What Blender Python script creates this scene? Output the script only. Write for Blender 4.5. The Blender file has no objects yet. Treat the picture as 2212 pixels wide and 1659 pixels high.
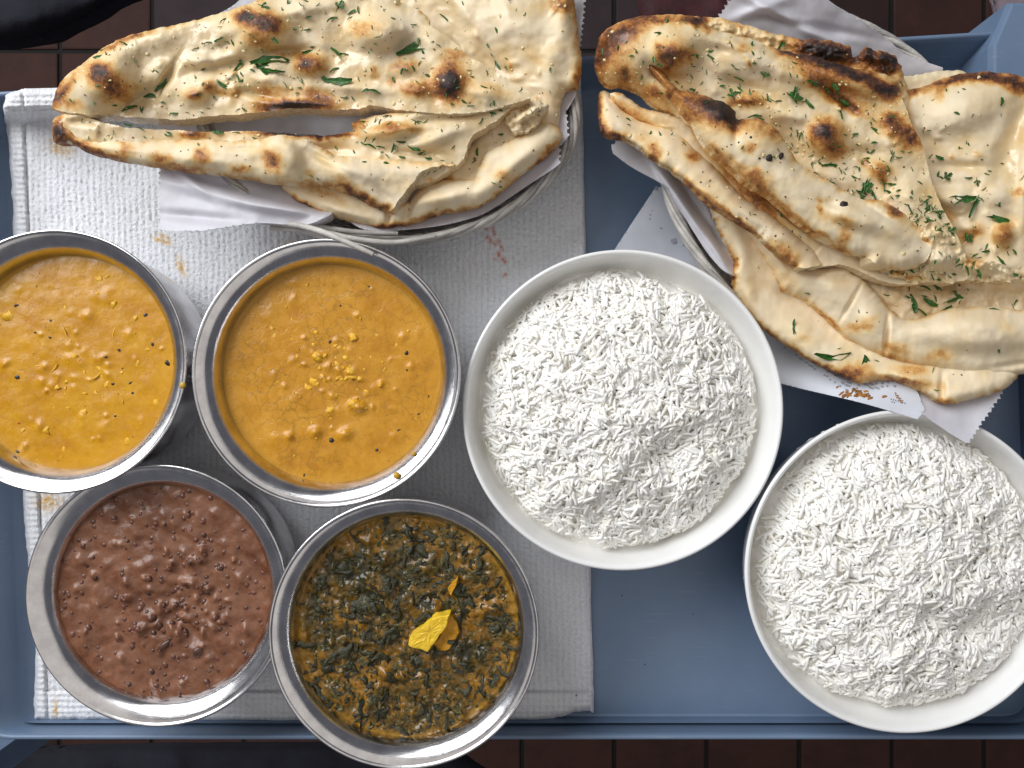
import bpy, math, random
import numpy as np
from mathutils import Vector, Matrix
random.seed(7); np.random.seed(7)
S = bpy.context.scene
COL = S.collection

# ------------------------------------------------------------------ camera, light, exposure
H, F, CX, CY = 0.474, 1671.0, 1106.0, 829.5      # camera height over the tray, focal length in reference pixels
cam = bpy.data.cameras.new('camera'); camo = bpy.data.objects.new('camera', cam); COL.objects.link(camo)
camo.location = (0, 0, H); camo.rotation_euler = (0, 0, 0)
cam.sensor_width = 36; cam.lens = 18 * F / CX; cam.clip_start = 0.01; cam.clip_end = 50
S.camera = camo
W = bpy.data.worlds.new('World'); S.world = W; W.use_nodes = True
W.node_tree.nodes['Background'].inputs[0].default_value = (0.86, 0.88, 1.0, 1)
W.node_tree.nodes['Background'].inputs[1].default_value = 0.13
def area(name, loc, target, sx, sy, power, color):
    l = bpy.data.lights.new(name, 'AREA'); l.shape = 'RECTANGLE'; l.size = sx; l.size_y = sy
    l.energy = power; l.color = color
    o = bpy.data.objects.new(name, l); COL.objects.link(o); o.location = loc
    o.rotation_euler = (Vector(target) - Vector(loc)).to_track_quat('-Z', 'Y').to_euler()
    return o
area('window_light', (-1.12, 0.98, 1.15), (0, 0, 0), 1.5, 1.2, 40, (0.96, 0.98, 1.0))
area('ceiling_light', (0.2, -0.1, 2.1), (0, 0, 0), 2.6, 2.6, 11, (1.0, 0.93, 0.84))
S.view_settings.view_transform = 'Standard'; S.view_settings.look = 'None'
S.cycles.max_bounces = 14; S.cycles.diffuse_bounces = 9; S.cycles.glossy_bounces = 6
S.view_settings.exposure = 0.10; S.view_settings.gamma = 1.0

# ------------------------------------------------------------------ helpers
def px(u, v, z): return ((u - CX) * (H - z) / F, -(v - CY) * (H - z) / F, z)
def pxa(u, v, z): return np.stack([(u - CX) * (H - z) / F, -(v - CY) * (H - z) / F, z], -1)

def tag(o, label=None, cat=None, group=None, kind=None):
    if label: o['label'] = label
    if cat: o['category'] = cat
    if group: o['group'] = group
    if kind: o['kind'] = kind
    return o
def empty(name, loc=(0, 0, 0), label=None, cat=None, group=None):
    o = bpy.data.objects.new(name, None); COL.objects.link(o); o.location = loc
    o.empty_display_size = 0.02
    return tag(o, label, cat, group)
def link(name, me, parent=None):
    o = bpy.data.objects.new(name, me); COL.objects.link(o)
    if parent is not None:
        o.parent = parent
        o.matrix_parent_inverse = Matrix.Translation(-Vector(parent.location))
    return o
def mesh_np(name, verts, faces, mat=None, smooth=True, attrs=None, parent=None):
    me = bpy.data.meshes.new(name)
    verts = np.asarray(verts, dtype=np.float32)
    if isinstance(faces, np.ndarray):
        n, k = faces.shape
        me.vertices.add(len(verts)); me.vertices.foreach_set('co', verts.ravel())
        me.loops.add(n * k); me.loops.foreach_set('vertex_index', faces.astype(np.int32).ravel())
        me.polygons.add(n); me.polygons.foreach_set('loop_start', np.arange(0, n * k, k, dtype=np.int32))
        me.update(calc_edges=True)
    else:
        me.from_pydata([tuple(map(float, v)) for v in verts], [], [tuple(int(i) for i in f) for f in faces]); me.update()
    if smooth: me.polygons.foreach_set('use_smooth', [True] * len(me.polygons))
    if attrs:
        for k_, a in attrs.items():
            at = me.attributes.new(k_, 'FLOAT', 'POINT'); at.data.foreach_set('value', np.asarray(a, dtype=np.float32))
    me.validate()
    if mat: me.materials.append(mat)
    return link(name, me, parent)

# ---- numpy noise
def _h(ix, iy, s):
    n = (ix.astype(np.int64) * 374761393 + iy.astype(np.int64) * 668265263 + s * 1442695041) & 0x7fffffff
    n = ((n ^ (n >> 13)) * 1274126177) & 0x7fffffff
    return ((n ^ (n >> 16)) & 0xffff) / 65535.0
def gnoise(x, y, s=0):
    ix = np.floor(x).astype(np.int64); iy = np.floor(y).astype(np.int64); fx = x - ix; fy = y - iy
    ux = fx * fx * fx * (fx * (fx * 6 - 15) + 10); uy = fy * fy * fy * (fy * (fy * 6 - 15) + 10)
    def g(ax, ay):
        a = _h(ix + ax, iy + ay, s) * 2 * math.pi
        return np.cos(a) * (fx - ax) + np.sin(a) * (fy - ay)
    return (g(0, 0) * (1 - ux) + g(1, 0) * ux) * (1 - uy) + (g(0, 1) * (1 - ux) + g(1, 1) * ux) * uy
def fbm(x, y, sc, s=0, o=4, p=0.5):
    r = np.zeros_like(x, dtype=float); a = 1.0; f = 1.0 / sc
    for i in range(o):
        r += a * gnoise(x * f + 13.7 * i, y * f - 7.1 * i, s + i * 17); a *= p; f *= 2.03
    return r * 1.4
def sstep(a, b, x):
    t = np.clip((x - a) / (b - a), 0, 1); return t * t * (3 - 2 * t)

# ---- outline: control points (u, v, flags); s = sharp corner, k = the edge that starts here is cut, z = pinked edge
def outline(ctrl, sub=8, jit=0.0, seed=0):
    n = len(ctrl); P_ = [(c[0], c[1]) for c in ctrl]; fl = [c[2] if len(c) > 2 else '' for c in ctrl]
    pts, cut = [], []
    for i in range(n):
        p0, p1, p2, p3 = (np.array(P_[(i + k) % n], float) for k in (-1, 0, 1, 2))
        f1, f2 = fl[i], fl[(i + 1) % n]
        if 'z' in f1:
            d = p2 - p1; L = np.linalg.norm(d); m = max(2, int(L / 11)); nn = np.array([d[1], -d[0]]) / L
            for k in range(m):
                pts.append(p1 + d * k / m); cut.append(True)
                pts.append(p1 + d * (k + .5) / m + nn * 8.5 * (0.8 + .4 * random.random())); cut.append(True)
            continue
        if 'l' in f1: m = 1; 
        else: m = sub
        t1 = (p2 - p1) if ('s' in f1) else (p2 - p0) * .5
        t2 = (p2 - p1) if ('s' in f2) else (p3 - p1) * .5
        for k in range(m):
            t = k / m
            h00 = 2*t**3 - 3*t**2 + 1; h10 = t**3 - 2*t**2 + t; h01 = -2*t**3 + 3*t**2; h11 = t**3 - t**2
            pts.append(h00*p1 + h10*t1 + h01*p2 + h11*t2); cut.append('k' in f1)
    pts = np.array(pts)
    if jit > 0:
        s_ = np.arange(len(pts)); j = np.stack([fbm(pts[:, 0], pts[:, 1], 16, seed), fbm(pts[:, 0], pts[:, 1], 16, seed + 90)], -1)
        pts = pts + j * jit
    return pts, np.array(cut)

def tps(ctrl):
    c = np.array(ctrl, float)
    if len(c) == 1: return lambda u, v: np.full_like(u, c[0, 2], dtype=float)
    if len(c) == 2:
        d = c[1, :2] - c[0, :2]; L2 = d @ d
        return lambda u, v: c[0, 2] + (c[1, 2] - c[0, 2]) * np.clip(((u - c[0, 0]) * d[0] + (v - c[0, 1]) * d[1]) / L2, -.15, 1.15)
    n = len(c); s = 300.0; q = c[:, :2] / s
    def U(r2): return 0.5 * r2 * np.log(r2 + 1e-12)
    K = U(((q[:, None] - q[None]) ** 2).sum(-1)) + np.eye(n) * 0.02
    Pm = np.hstack([np.ones((n, 1)), q]); A = np.zeros((n + 3, n + 3)); A[:n, :n] = K; A[:n, n:] = Pm; A[n:, :n] = Pm.T
    A[n:, n:] -= np.eye(3) * 1e-4
    w = np.linalg.solve(A, np.concatenate([c[:, 2], [0, 0, 0]]))
    lo, hi = c[:, 2].min() - .004, c[:, 2].max() + .006
    def f(u, v):
        r = w[n] + w[n + 1] * u / s + w[n + 2] * v / s
        for i in range(n): r = r + w[i] * U((u / s - q[i, 0]) ** 2 + (v / s - q[i, 1]) ** 2)
        return np.clip(r, lo, hi)
    return f

def blob(u, v, b):
    """b = (u, v, ru, rv, degrees) -> normalised squared radius"""
    a = math.radians(b[4]); du = u - b[0]; dv = v - b[1]
    x = du * math.cos(a) + dv * math.sin(a); y = -du * math.sin(a) + dv * math.cos(a)
    return (x / b[2]) ** 2 + (y / b[3]) ** 2

class Sheet:
    """A bread, paper, cloth or sauce sheet: outline + relief; real thickness, closed underneath."""
    def __init__(s, ctrl, z, T=.009, w=24, bumps=(), noise=(), step=3.0, jit=2.0, seed=1, mapf=pxa, sub=8, extra=None):
        s.pts, s.cut = outline(ctrl, sub, jit, seed); s.zf = tps(z) if not callable(z) else z
        s.T, s.w, s.bumps, s.noise, s.step, s.seed, s.map, s.extra = T, w, bumps, noise, step, seed, mapf, extra
    def near(s, u, v, only=None):
        a = s.pts; b = np.roll(s.pts, -1, 0); best = np.full(u.shape, 1e18); bu = u.copy(); bv = v.copy()
        for i in range(len(a)):
            if only is not None and s.cut[i] != only: continue
            ex, ey = b[i] - a[i]; L = ex * ex + ey * ey + 1e-9
            t = np.clip(((u - a[i, 0]) * ex + (v - a[i, 1]) * ey) / L, 0, 1)
            x = a[i, 0] + t * ex; y = a[i, 1] + t * ey; d = (u - x) ** 2 + (v - y) ** 2
            m = d < best; best = np.where(m, d, best); bu = np.where(m, x, bu); bv = np.where(m, y, bv)
        return np.sqrt(best), bu, bv
    def inside(s, u, v):
        a = s.pts; b = np.roll(s.pts, -1, 0); r = np.zeros(u.shape, bool)
        for i in range(len(a)):
            c = (a[i, 1] > v) != (b[i, 1] > v)
            with np.errstate(divide='ignore', invalid='ignore'):
                xx = (b[i, 0] - a[i, 0]) * (v - a[i, 1]) / (b[i, 1] - a[i, 1] + 1e-12) + a[i, 0]
            r ^= c & (u < xx)
        return r
    def relief(s, u, v):
        r = np.zeros(u.shape)
        for b in s.bumps:
            q = blob(u, v, b); sharp = b[6] if len(b) > 6 else 1.0
            r = r + b[5] * (1.25 if b[5] > .0045 else 1.0) * np.exp(-(q ** (1.5 if b[5] > .0045 else sharp)) * 1.1)
        for (amp, sc, o) in s.noise: r = r + amp * fbm(u, v, sc, s.seed + int(sc * 10), o)
        if s.extra is not None: r = r + s.extra(u, v)
        return r
    def top(s, u, v, dc=None):
        u = np.asarray(u, float); v = np.asarray(v, float)
        if dc is None: dc = s.near(u, v, only=False)[0]
        pr = np.sqrt(np.clip(1 - (1 - np.clip(dc / s.w, 0, 1)) ** 2, 0, 1))
        return s.zf(u, v) + s.T * pr * .62 + s.relief(u, v) * np.clip(dc / (s.w * .6), .12, 1)
    def build(s, name, mat, parent=None, attr=None):
        lo = s.pts.min(0) - s.step; hi = s.pts.max(0) + s.step
        gu = np.arange(lo[0], hi[0] + s.step, s.step); gv = np.arange(lo[1], hi[1] + s.step, s.step)
        U_, V_ = np.meshgrid(gu, gv); u = U_.ravel(); v = V_.ravel(); nu, nv = len(gu), len(gv)
        ins = s.inside(u, v).reshape(nv, nu)
        cell = ins[:-1, :-1] | ins[1:, :-1] | ins[:-1, 1:] | ins[1:, 1:]
        used = np.zeros((nv, nu), bool)
        for a in (0, 1):
            for b in (0, 1): used[a:nv - 1 + a, b:nu - 1 + b] |= cell
        used = used.ravel(); idx = -np.ones(nu * nv, int); idx[used] = np.arange(used.sum())
        uu, vv, ii = u[used], v[used], ins.ravel()[used]
        d, nx, ny = s.near(uu, vv); uu = np.where(ii, uu, nx); vv = np.where(ii, vv, ny); d = np.where(ii, d, 0)
        close = ii & (d < s.step * .3); uu = np.where(close, nx, uu); vv = np.where(close, ny, vv)
        dc = s.near(uu, vv, only=False)[0] if (~s.cut).any() else np.full(uu.shape, 1e3)
        dc = np.where(dc > 1e8, 1e3, dc)
        zt = s.top(uu, vv, dc); pr = np.sqrt(np.clip(1 - (1 - np.clip(dc / s.w, 0, 1)) ** 2, 0, 1))
        zb = np.minimum(s.zf(uu, vv) - s.T * (.38 * pr) - .0001, zt - .00015)
        T_ = s.map(uu, vv, zt); B_ = T_.copy(); B_[:, 2] = zb
        r, c = np.nonzero(cell)
        q = np.stack([idx[r * nu + c], idx[(r + 1) * nu + c], idx[(r + 1) * nu + c + 1], idx[r * nu + c + 1]], 1)
        n = len(uu); ft = q; fb = q[:, ::-1] + n
        # rim: edges used by one cell only
        e = np.concatenate([q[:, [0, 1]], q[:, [1, 2]], q[:, [2, 3]], q[:, [3, 0]]])
        key = np.sort(e, 1); _, inv, cnt = np.unique(key[:, 0] * (n + 1) + key[:, 1], return_inverse=True, return_counts=True)
        be = e[cnt[inv] == 1]; m = len(be)
        wv = np.concatenate([T_[be[:, 0]], T_[be[:, 1]], (T_[be[:, 0]] + B_[be[:, 0]]) / 2, (T_[be[:, 1]] + B_[be[:, 1]]) / 2, B_[be[:, 0]], B_[be[:, 1]]])
        k = 2 * n; ar = np.arange(m)
        w1 = np.stack([k + ar + m, k + ar, k + ar + 2 * m, k + ar + 3 * m], 1); w2 = np.stack([k + ar + 3 * m, k + ar + 2 * m, k + ar + 4 * m, k + ar + 5 * m], 1)
        V3 = np.concatenate([T_, B_, wv]); Fc = np.concatenate([ft, fb, w1, w2])
        at = {}
        if attr:
            for kk, fn in attr.items():
                a = fn(uu, vv, dc, d); be0 = be[:, 0]; be1 = be[:, 1]
                at[kk] = np.concatenate([a, a, a[be0], a[be1], a[be0], a[be1], a[be0], a[be1]])
        cr = np.where(dc > s.w * .7, 1.0, 0.0)
        at['crumb'] = np.concatenate([np.zeros(2 * n)] + [cr[be[:, i % 2]] for i in range(6)])
        o = mesh_np(name, V3, Fc, mat, True, at, parent)
        return o

# ------------------------------------------------------------------ materials
def newmat(name):
    m = bpy.data.materials.new(name); m.use_nodes = True; nt = m.node_tree
    return m, nt, nt.nodes['Principled BSDF'], nt.nodes, nt.links
def N(nd, t, **kw):
    n = nd.new(t)
    for k, v in kw.items():
        if hasattr(n, k) and not isinstance(v, dict): setattr(n, k, v)
    for k, v in kw.get('i', {}).items(): n.inputs[k].default_value = v
    return n
def ramp(nd, stops, interp='LINEAR'):
    r = nd.new('ShaderNodeValToRGB'); cr = r.color_ramp; cr.interpolation = interp
    while len(cr.elements) < len(stops): cr.elements.new(0.5)
    for e, (p, c) in zip(cr.elements, stops): e.position = p; e.color = (*c, 1)
    return r
def mixc(nd, lk, fac, a, b, mode='MIX'):
    m = nd.new('ShaderNodeMix'); m.data_type = 'RGBA'; m.blend_type = mode
    for s, val in ((m.inputs[0], fac), (m.inputs[6], a), (m.inputs[7], b)):
        if isinstance(val, bpy.types.NodeSocket): lk.new(val, s)
        else: s.default_value = val if not isinstance(val, tuple) else (*val, 1)
    return m.outputs[2]
def math_(nd, lk, op, a, b=0.0, c=None, clamp=False):
    m = nd.new('ShaderNodeMath'); m.operation = op; m.use_clamp = clamp
    for s, val in zip(m.inputs, (a, b, c)):
        if val is None: continue
        if isinstance(val, bpy.types.NodeSocket): lk.new(val, s)
        else: s.default_value = val
    return m.outputs[0]
def noise_(nd, lk, scale, detail=4, rough=.55, vec=None, dist=0.0):
    n = nd.new('ShaderNodeTexNoise'); n.inputs['Scale'].default_value = scale; n.inputs['Detail'].default_value = detail
    n.inputs['Roughness'].default_value = rough; n.inputs['Distortion'].default_value = dist
    if vec is None:
        g = nd.new('ShaderNodeNewGeometry'); vec = g.outputs['Position']
    lk.new(vec, n.inputs['Vector']); return n.outputs['Fac']
def bump_(nd, lk, h, strength, dist, prev=None):
    b = nd.new('ShaderNodeBump'); b.inputs['Strength'].default_value = strength; b.inputs['Distance'].default_value = dist
    lk.new(h, b.inputs['Height'])
    if prev is not None: lk.new(prev, b.inputs['Normal'])
    return b.outputs['Normal']
def attr_(nd, name):
    a = nd.new('ShaderNodeAttribute'); a.attribute_name = name; return a.outputs['Fac']

def mat_naan():
    m, nt, b, nd, lk = newmat('naan_bread')
    t = attr_(nd, 'toast'); wet = attr_(nd, 'wet'); cr = attr_(nd, 'crumb')
    n1 = noise_(nd, lk, 260, 5, .65); n2 = noise_(nd, lk, 900, 3, .6); n3 = noise_(nd, lk, 45, 3, .5)
    tt = math_(nd, lk, 'ADD', t, math_(nd, lk, 'MULTIPLY', math_(nd, lk, 'SUBTRACT', n1, .5), math_(nd, lk, 'MULTIPLY_ADD', t, .95, .02)))
    tt = math_(nd, lk, 'ADD', tt, math_(nd, lk, 'MULTIPLY', math_(nd, lk, 'SUBTRACT', n2, .5), math_(nd, lk, 'MULTIPLY_ADD', t, .9, .02)))
    r = ramp(nd, [(0, (.84, .725, .535)), (.09, (.83, .66, .40)), (.17, (.78, .54, .26)), (.27, (.66, .385, .135)), (.42, (.47, .20, .050)), (.64, (.17, .060, .022)), (.88, (.040, .018, .013)), (1, (.018, .010, .009))])
    lk.new(tt, r.inputs[0])
    c = mixc(nd, lk, math_(nd, lk, 'MULTIPLY', wet, .8), r.outputs[0], (.84, .75, .58), 'MULTIPLY')
    pale = ramp(nd, [(.35, (1, 1, 1)), (.7, (.93, .89, .80))]); lk.new(n3, pale.inputs[0])
    c = mixc(nd, lk, 1.0, c, pale.outputs[0], 'MULTIPLY')
    c = mixc(nd, lk, math_(nd, lk, 'MULTIPLY', cr, .8), c, (.74, .60, .40))
    lk.new(c, b.inputs['Base Color'])
    ro = math_(nd, lk, 'MULTIPLY_ADD', wet, -.34, .62); ro = math_(nd, lk, 'ADD', ro, math_(nd, lk, 'MULTIPLY', math_(nd, lk, 'SUBTRACT', n1, .5), .25), None, True)
    lk.new(ro, b.inputs['Roughness'])
    lk.new(math_(nd, lk, 'MULTIPLY', wet, .45), b.inputs['Coat Weight']); b.inputs['Coat Roughness'].default_value = .16
    v = nd.new('ShaderNodeTexVoronoi'); v.inputs['Scale'].default_value = 420; g = nd.new('ShaderNodeNewGeometry'); lk.new(g.outputs['Position'], v.inputs['Vector'])
    nb = bump_(nd, lk, n1, .16, .0009); nb = bump_(nd, lk, n2, .12, .0003, nb)
    vb = nd.new('ShaderNodeBump'); vb.inputs['Distance'].default_value = .0015; lk.new(math_(nd, lk, 'MULTIPLY', cr, .9), vb.inputs['Strength']); lk.new(v.outputs['Distance'], vb.inputs['Height']); lk.new(nb, vb.inputs['Normal'])
    lk.new(vb.outputs['Normal'], b.inputs['Normal'])
    b.inputs['Subsurface Weight'].default_value = .12; b.inputs['Subsurface Radius'].default_value = (.006, .003, .0015); b.inputs['Subsurface Scale'].default_value = .5
    return m
def mat_simple(name, col, rough=.5, metal=0, bump=None, var=0.0, vscale=80, **kw):
    m, nt, b, nd, lk = newmat(name)
    b.inputs['Roughness'].default_value = rough; b.inputs['Metallic'].default_value = metal
    if var > 0:
        n = noise_(nd, lk, vscale, 4, .6); r = ramp(nd, [(.3, tuple(c * (1 - var) for c in col)), (.7, tuple(min(1, c * (1 + var)) for c in col))]); lk.new(n, r.inputs[0]); lk.new(r.outputs[0], b.inputs['Base Color'])
    else: b.inputs['Base Color'].default_value = (*col, 1)
    if bump:
        n = noise_(nd, lk, bump[0], 4, .6); lk.new(bump_(nd, lk, n, bump[1], bump[2]), b.inputs['Normal'])
    for k, v in kw.items(): b.inputs[k.replace('_', ' ')].default_value = v
    return m
def mat_steel():
    m, nt, b, nd, lk = newmat('brushed_steel')
    b.inputs['Metallic'].default_value = 1; 
    tc = nd.new('ShaderNodeTexCoord'); sp = nd.new('ShaderNodeSeparateXYZ'); lk.new(tc.outputs['Object'], sp.inputs[0])
    r2 = math_(nd, lk, 'SQRT', math_(nd, lk, 'ADD', math_(nd, lk, 'MULTIPLY', sp.outputs[0], sp.outputs[0]), math_(nd, lk, 'MULTIPLY', sp.outputs[1], sp.outputs[1])))
    an = math_(nd, lk, 'ARCTAN2', sp.outputs[1], sp.outputs[0])
    cb = nd.new('ShaderNodeCombineXYZ'); lk.new(math_(nd, lk, 'MULTIPLY', r2, 60), cb.inputs[0]); lk.new(math_(nd, lk, 'MULTIPLY', an, .12), cb.inputs[1]); lk.new(math_(nd, lk, 'MULTIPLY', sp.outputs[2], 60), cb.inputs[2])
    n = noise_(nd, lk, 45, 4, .7, cb.outputs[0]); n2 = noise_(nd, lk, 90, 4, .6)
    r = ramp(nd, [(.35, (.60, .59, .60)), (.65, (.76, .75, .755))]); lk.new(n2, r.inputs[0]); lk.new(r.outputs[0], b.inputs['Base Color'])
    ro = math_(nd, lk, 'MULTIPLY_ADD', n, .14, .10); ro = math_(nd, lk, 'ADD', ro, math_(nd, lk, 'MULTIPLY', math_(nd, lk, 'SUBTRACT', n2, .5), .12)); lk.new(ro, b.inputs['Roughness'])
    b.inputs['Anisotropic'].default_value = .5
    lk.new(bump_(nd, lk, n, .10, .0004), b.inputs['Normal'])
    return m
def mat_paper(name, col, trans=.35, marks=False):
    m, nt, b, nd, lk = newmat(name)
    n = noise_(nd, lk, 60, 4, .6); n2 = noise_(nd, lk, 25, 2, .5)
    r = ramp(nd, [(.3, tuple(c * .90 for c in col)), (.65, col)]); lk.new(n, r.inputs[0])
    lk.new(r.outputs[0], b.inputs['Base Color']); b.inputs['Roughness'].default_value = .42
    lk.new(bump_(nd, lk, n, .12, .001), b.inputs['Normal'])
    t = nd.new('ShaderNodeBsdfTranslucent'); lk.new(r.outputs[0], t.inputs[0]); mx = nd.new('ShaderNodeMixShader'); mx.inputs[0].default_value = trans
    lk.new(b.outputs[0], mx.inputs[1]); lk.new(t.outputs[0], mx.inputs[2]); lk.new(mx.outputs[0], nd['Material Output'].inputs[0])
    return m
def mat_towel():
    m, nt, b, nd, lk = newmat('terry_cloth')
    st = attr_(nd, 'stain'); st2 = attr_(nd, 'red'); sg = attr_(nd, 'grey'); pit = attr_(nd, 'pit')
    n = noise_(nd, lk, 20, 4, .6); r = ramp(nd, [(.3, (.76, .78, .82)), (.7, (.87, .88, .90))]); lk.new(n, r.inputs[0])
    n2 = noise_(nd, lk, 700, 3, .6)
    pr = ramp(nd, [(0, (1, 1, 1)), (1, (.78, .77, .78))]); lk.new(pit, pr.inputs[0])
    c = mixc(nd, lk, 1.0, r.outputs[0], pr.outputs[0], 'MULTIPLY')
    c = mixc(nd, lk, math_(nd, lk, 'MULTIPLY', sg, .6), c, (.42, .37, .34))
    thr = lambda a: math_(nd, lk, 'MULTIPLY', a, math_(nd, lk, 'MULTIPLY_ADD', n2, 3.0, -.6, True), None, True)
    c = mixc(nd, lk, thr(st), c, (.62, .36, .06)); c = mixc(nd, lk, thr(st2), c, (.60, .13, .04))
    lk.new(c, b.inputs['Base Color']); b.inputs['Roughness'].default_value = .95
    b.inputs['Sheen Weight'].default_value = .25
    nb = bump_(nd, lk, n2, .7, .0012); lk.new(nb, b.inputs['Normal'])
    return m
def mat_gravy(name, stops, bump1=(900, .35, .0006), crackle=0.0, gloss=.22, oil=(.55, .27, .02)):
    m, nt, b, nd, lk = newmat(name)
    n1 = noise_(nd, lk, 55, 6, .62); n2 = noise_(nd, lk, bump1[0], 4, .6); e = attr_(nd, 'edge')
    n5 = noise_(nd, lk, 190, 4, .7, None, 1.2); n1 = math_(nd, lk, 'ADD', n1, math_(nd, lk, 'MULTIPLY', math_(nd, lk, 'SUBTRACT', n5, .5), .55))
    r = ramp(nd, stops); lk.new(n1, r.inputs[0]); c = r.outputs[0]
    sp = ramp(nd, [(0, (1, 1, 1)), (.30, (1, 1, 1)), (.34, (.55, .5, .4))]); 
    nb = bump_(nd, lk, n2, bump1[1], bump1[2])
    if crackle > 0:
        v = nd.new('ShaderNodeTexVoronoi'); v.feature = 'DISTANCE_TO_EDGE'; v.inputs['Scale'].default_value = 150
        g = nd.new('ShaderNodeNewGeometry'); nz = nd.new('ShaderNodeTexNoise'); nz.inputs['Scale'].default_value = 120; lk.new(g.outputs['Position'], nz.inputs['Vector'])
        va = nd.new('ShaderNodeVectorMath'); va.operation = 'MULTIPLY_ADD'; lk.new(nz.outputs['Color'], va.inputs[0]); va.inputs[1].default_value = (.012,) * 3; lk.new(g.outputs['Position'], va.inputs[2]); lk.new(va.outputs[0], v.inputs['Vector'])
        cr = ramp(nd, [(0, (0, 0, 0)), (.07, (1, 1, 1))]); lk.new(v.outputs['Distance'], cr.inputs[0])
        pm = noise_(nd, lk, 40, 2, .5); pmr = ramp(nd, [(.45, (0, 0, 0)), (.6, (1, 1, 1))]); lk.new(pm, pmr.inputs[0])
        f = math_(nd, lk, 'MULTIPLY', math_(nd, lk, 'SUBTRACT', 1.0, cr.outputs[0]), math_(nd, lk, 'MULTIPLY', pmr.outputs[0], crackle))
        c = mixc(nd, lk, f, c, tuple(x * .6 for x in oil)); nb = bump_(nd, lk, cr.outputs[0], .22 * crackle, .0005, nb)
    c = mixc(nd, lk, e, c, oil); b.inputs['Specular IOR Level'].default_value = .5
    lk.new(c, b.inputs['Base Color'])
    n4 = noise_(nd, lk, 250, 3, .6)
    lk.new(math_(nd, lk, 'MULTIPLY_ADD', n4, .35, gloss - .10, True), b.inputs['Roughness']); lk.new(nb, b.inputs['Normal'])
    b.inputs['Subsurface Weight'].default_value = .1; b.inputs['Subsurface Radius'].default_value = (.004, .002, .001); b.inputs['Subsurface Scale'].default_value = .4
    return m
def mat_tray():
    m, nt, b, nd, lk = newmat('blue_plastic')
    n = noise_(nd, lk, 12, 5, .6); r = ramp(nd, [(.3, (.130, .195, .300)), (.7, (.170, .240, .355))]); lk.new(n, r.inputs[0])
    # scratches
    tc = nd.new('ShaderNodeTexCoord'); mp = nd.new('ShaderNodeMapping'); mp.inputs['Scale'].default_value = (3, 60, 10); mp.inputs['Rotation'].default_value = (0, 0, .5); lk.new(tc.outputs['Object'], mp.inputs['Vector'])
    s = noise_(nd, lk, 12, 5, .7, mp.outputs[0]); sr = ramp(nd, [(.60, (0, 0, 0)), (.70, (1, 1, 1))]); lk.new(s, sr.inputs[0])
    c = mixc(nd, lk, math_(nd, lk, 'MULTIPLY', sr.outputs[0], .35), r.outputs[0], (.30, .38, .46))
    lk.new(c, b.inputs['Base Color']); n2 = noise_(nd, lk, 160, 4, .7)
    lk.new(math_(nd, lk, 'MULTIPLY_ADD', n2, .3, .26), b.inputs['Roughness']); lk.new(bump_(nd, lk, n2, .10, .0006), b.inputs['Normal'])
    return m
def mat_rice():
    m, nt, b, nd, lk = newmat('cooked_rice')
    n = noise_(nd, lk, 130, 3, .6); r = ramp(nd, [(.35, (.94, .915, .845)), (.6, (.965, .953, .92))]); lk.new(n, r.inputs[0]); lk.new(r.outputs[0], b.inputs['Base Color'])
    b.inputs['Roughness'].default_value = .36
    return m
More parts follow.
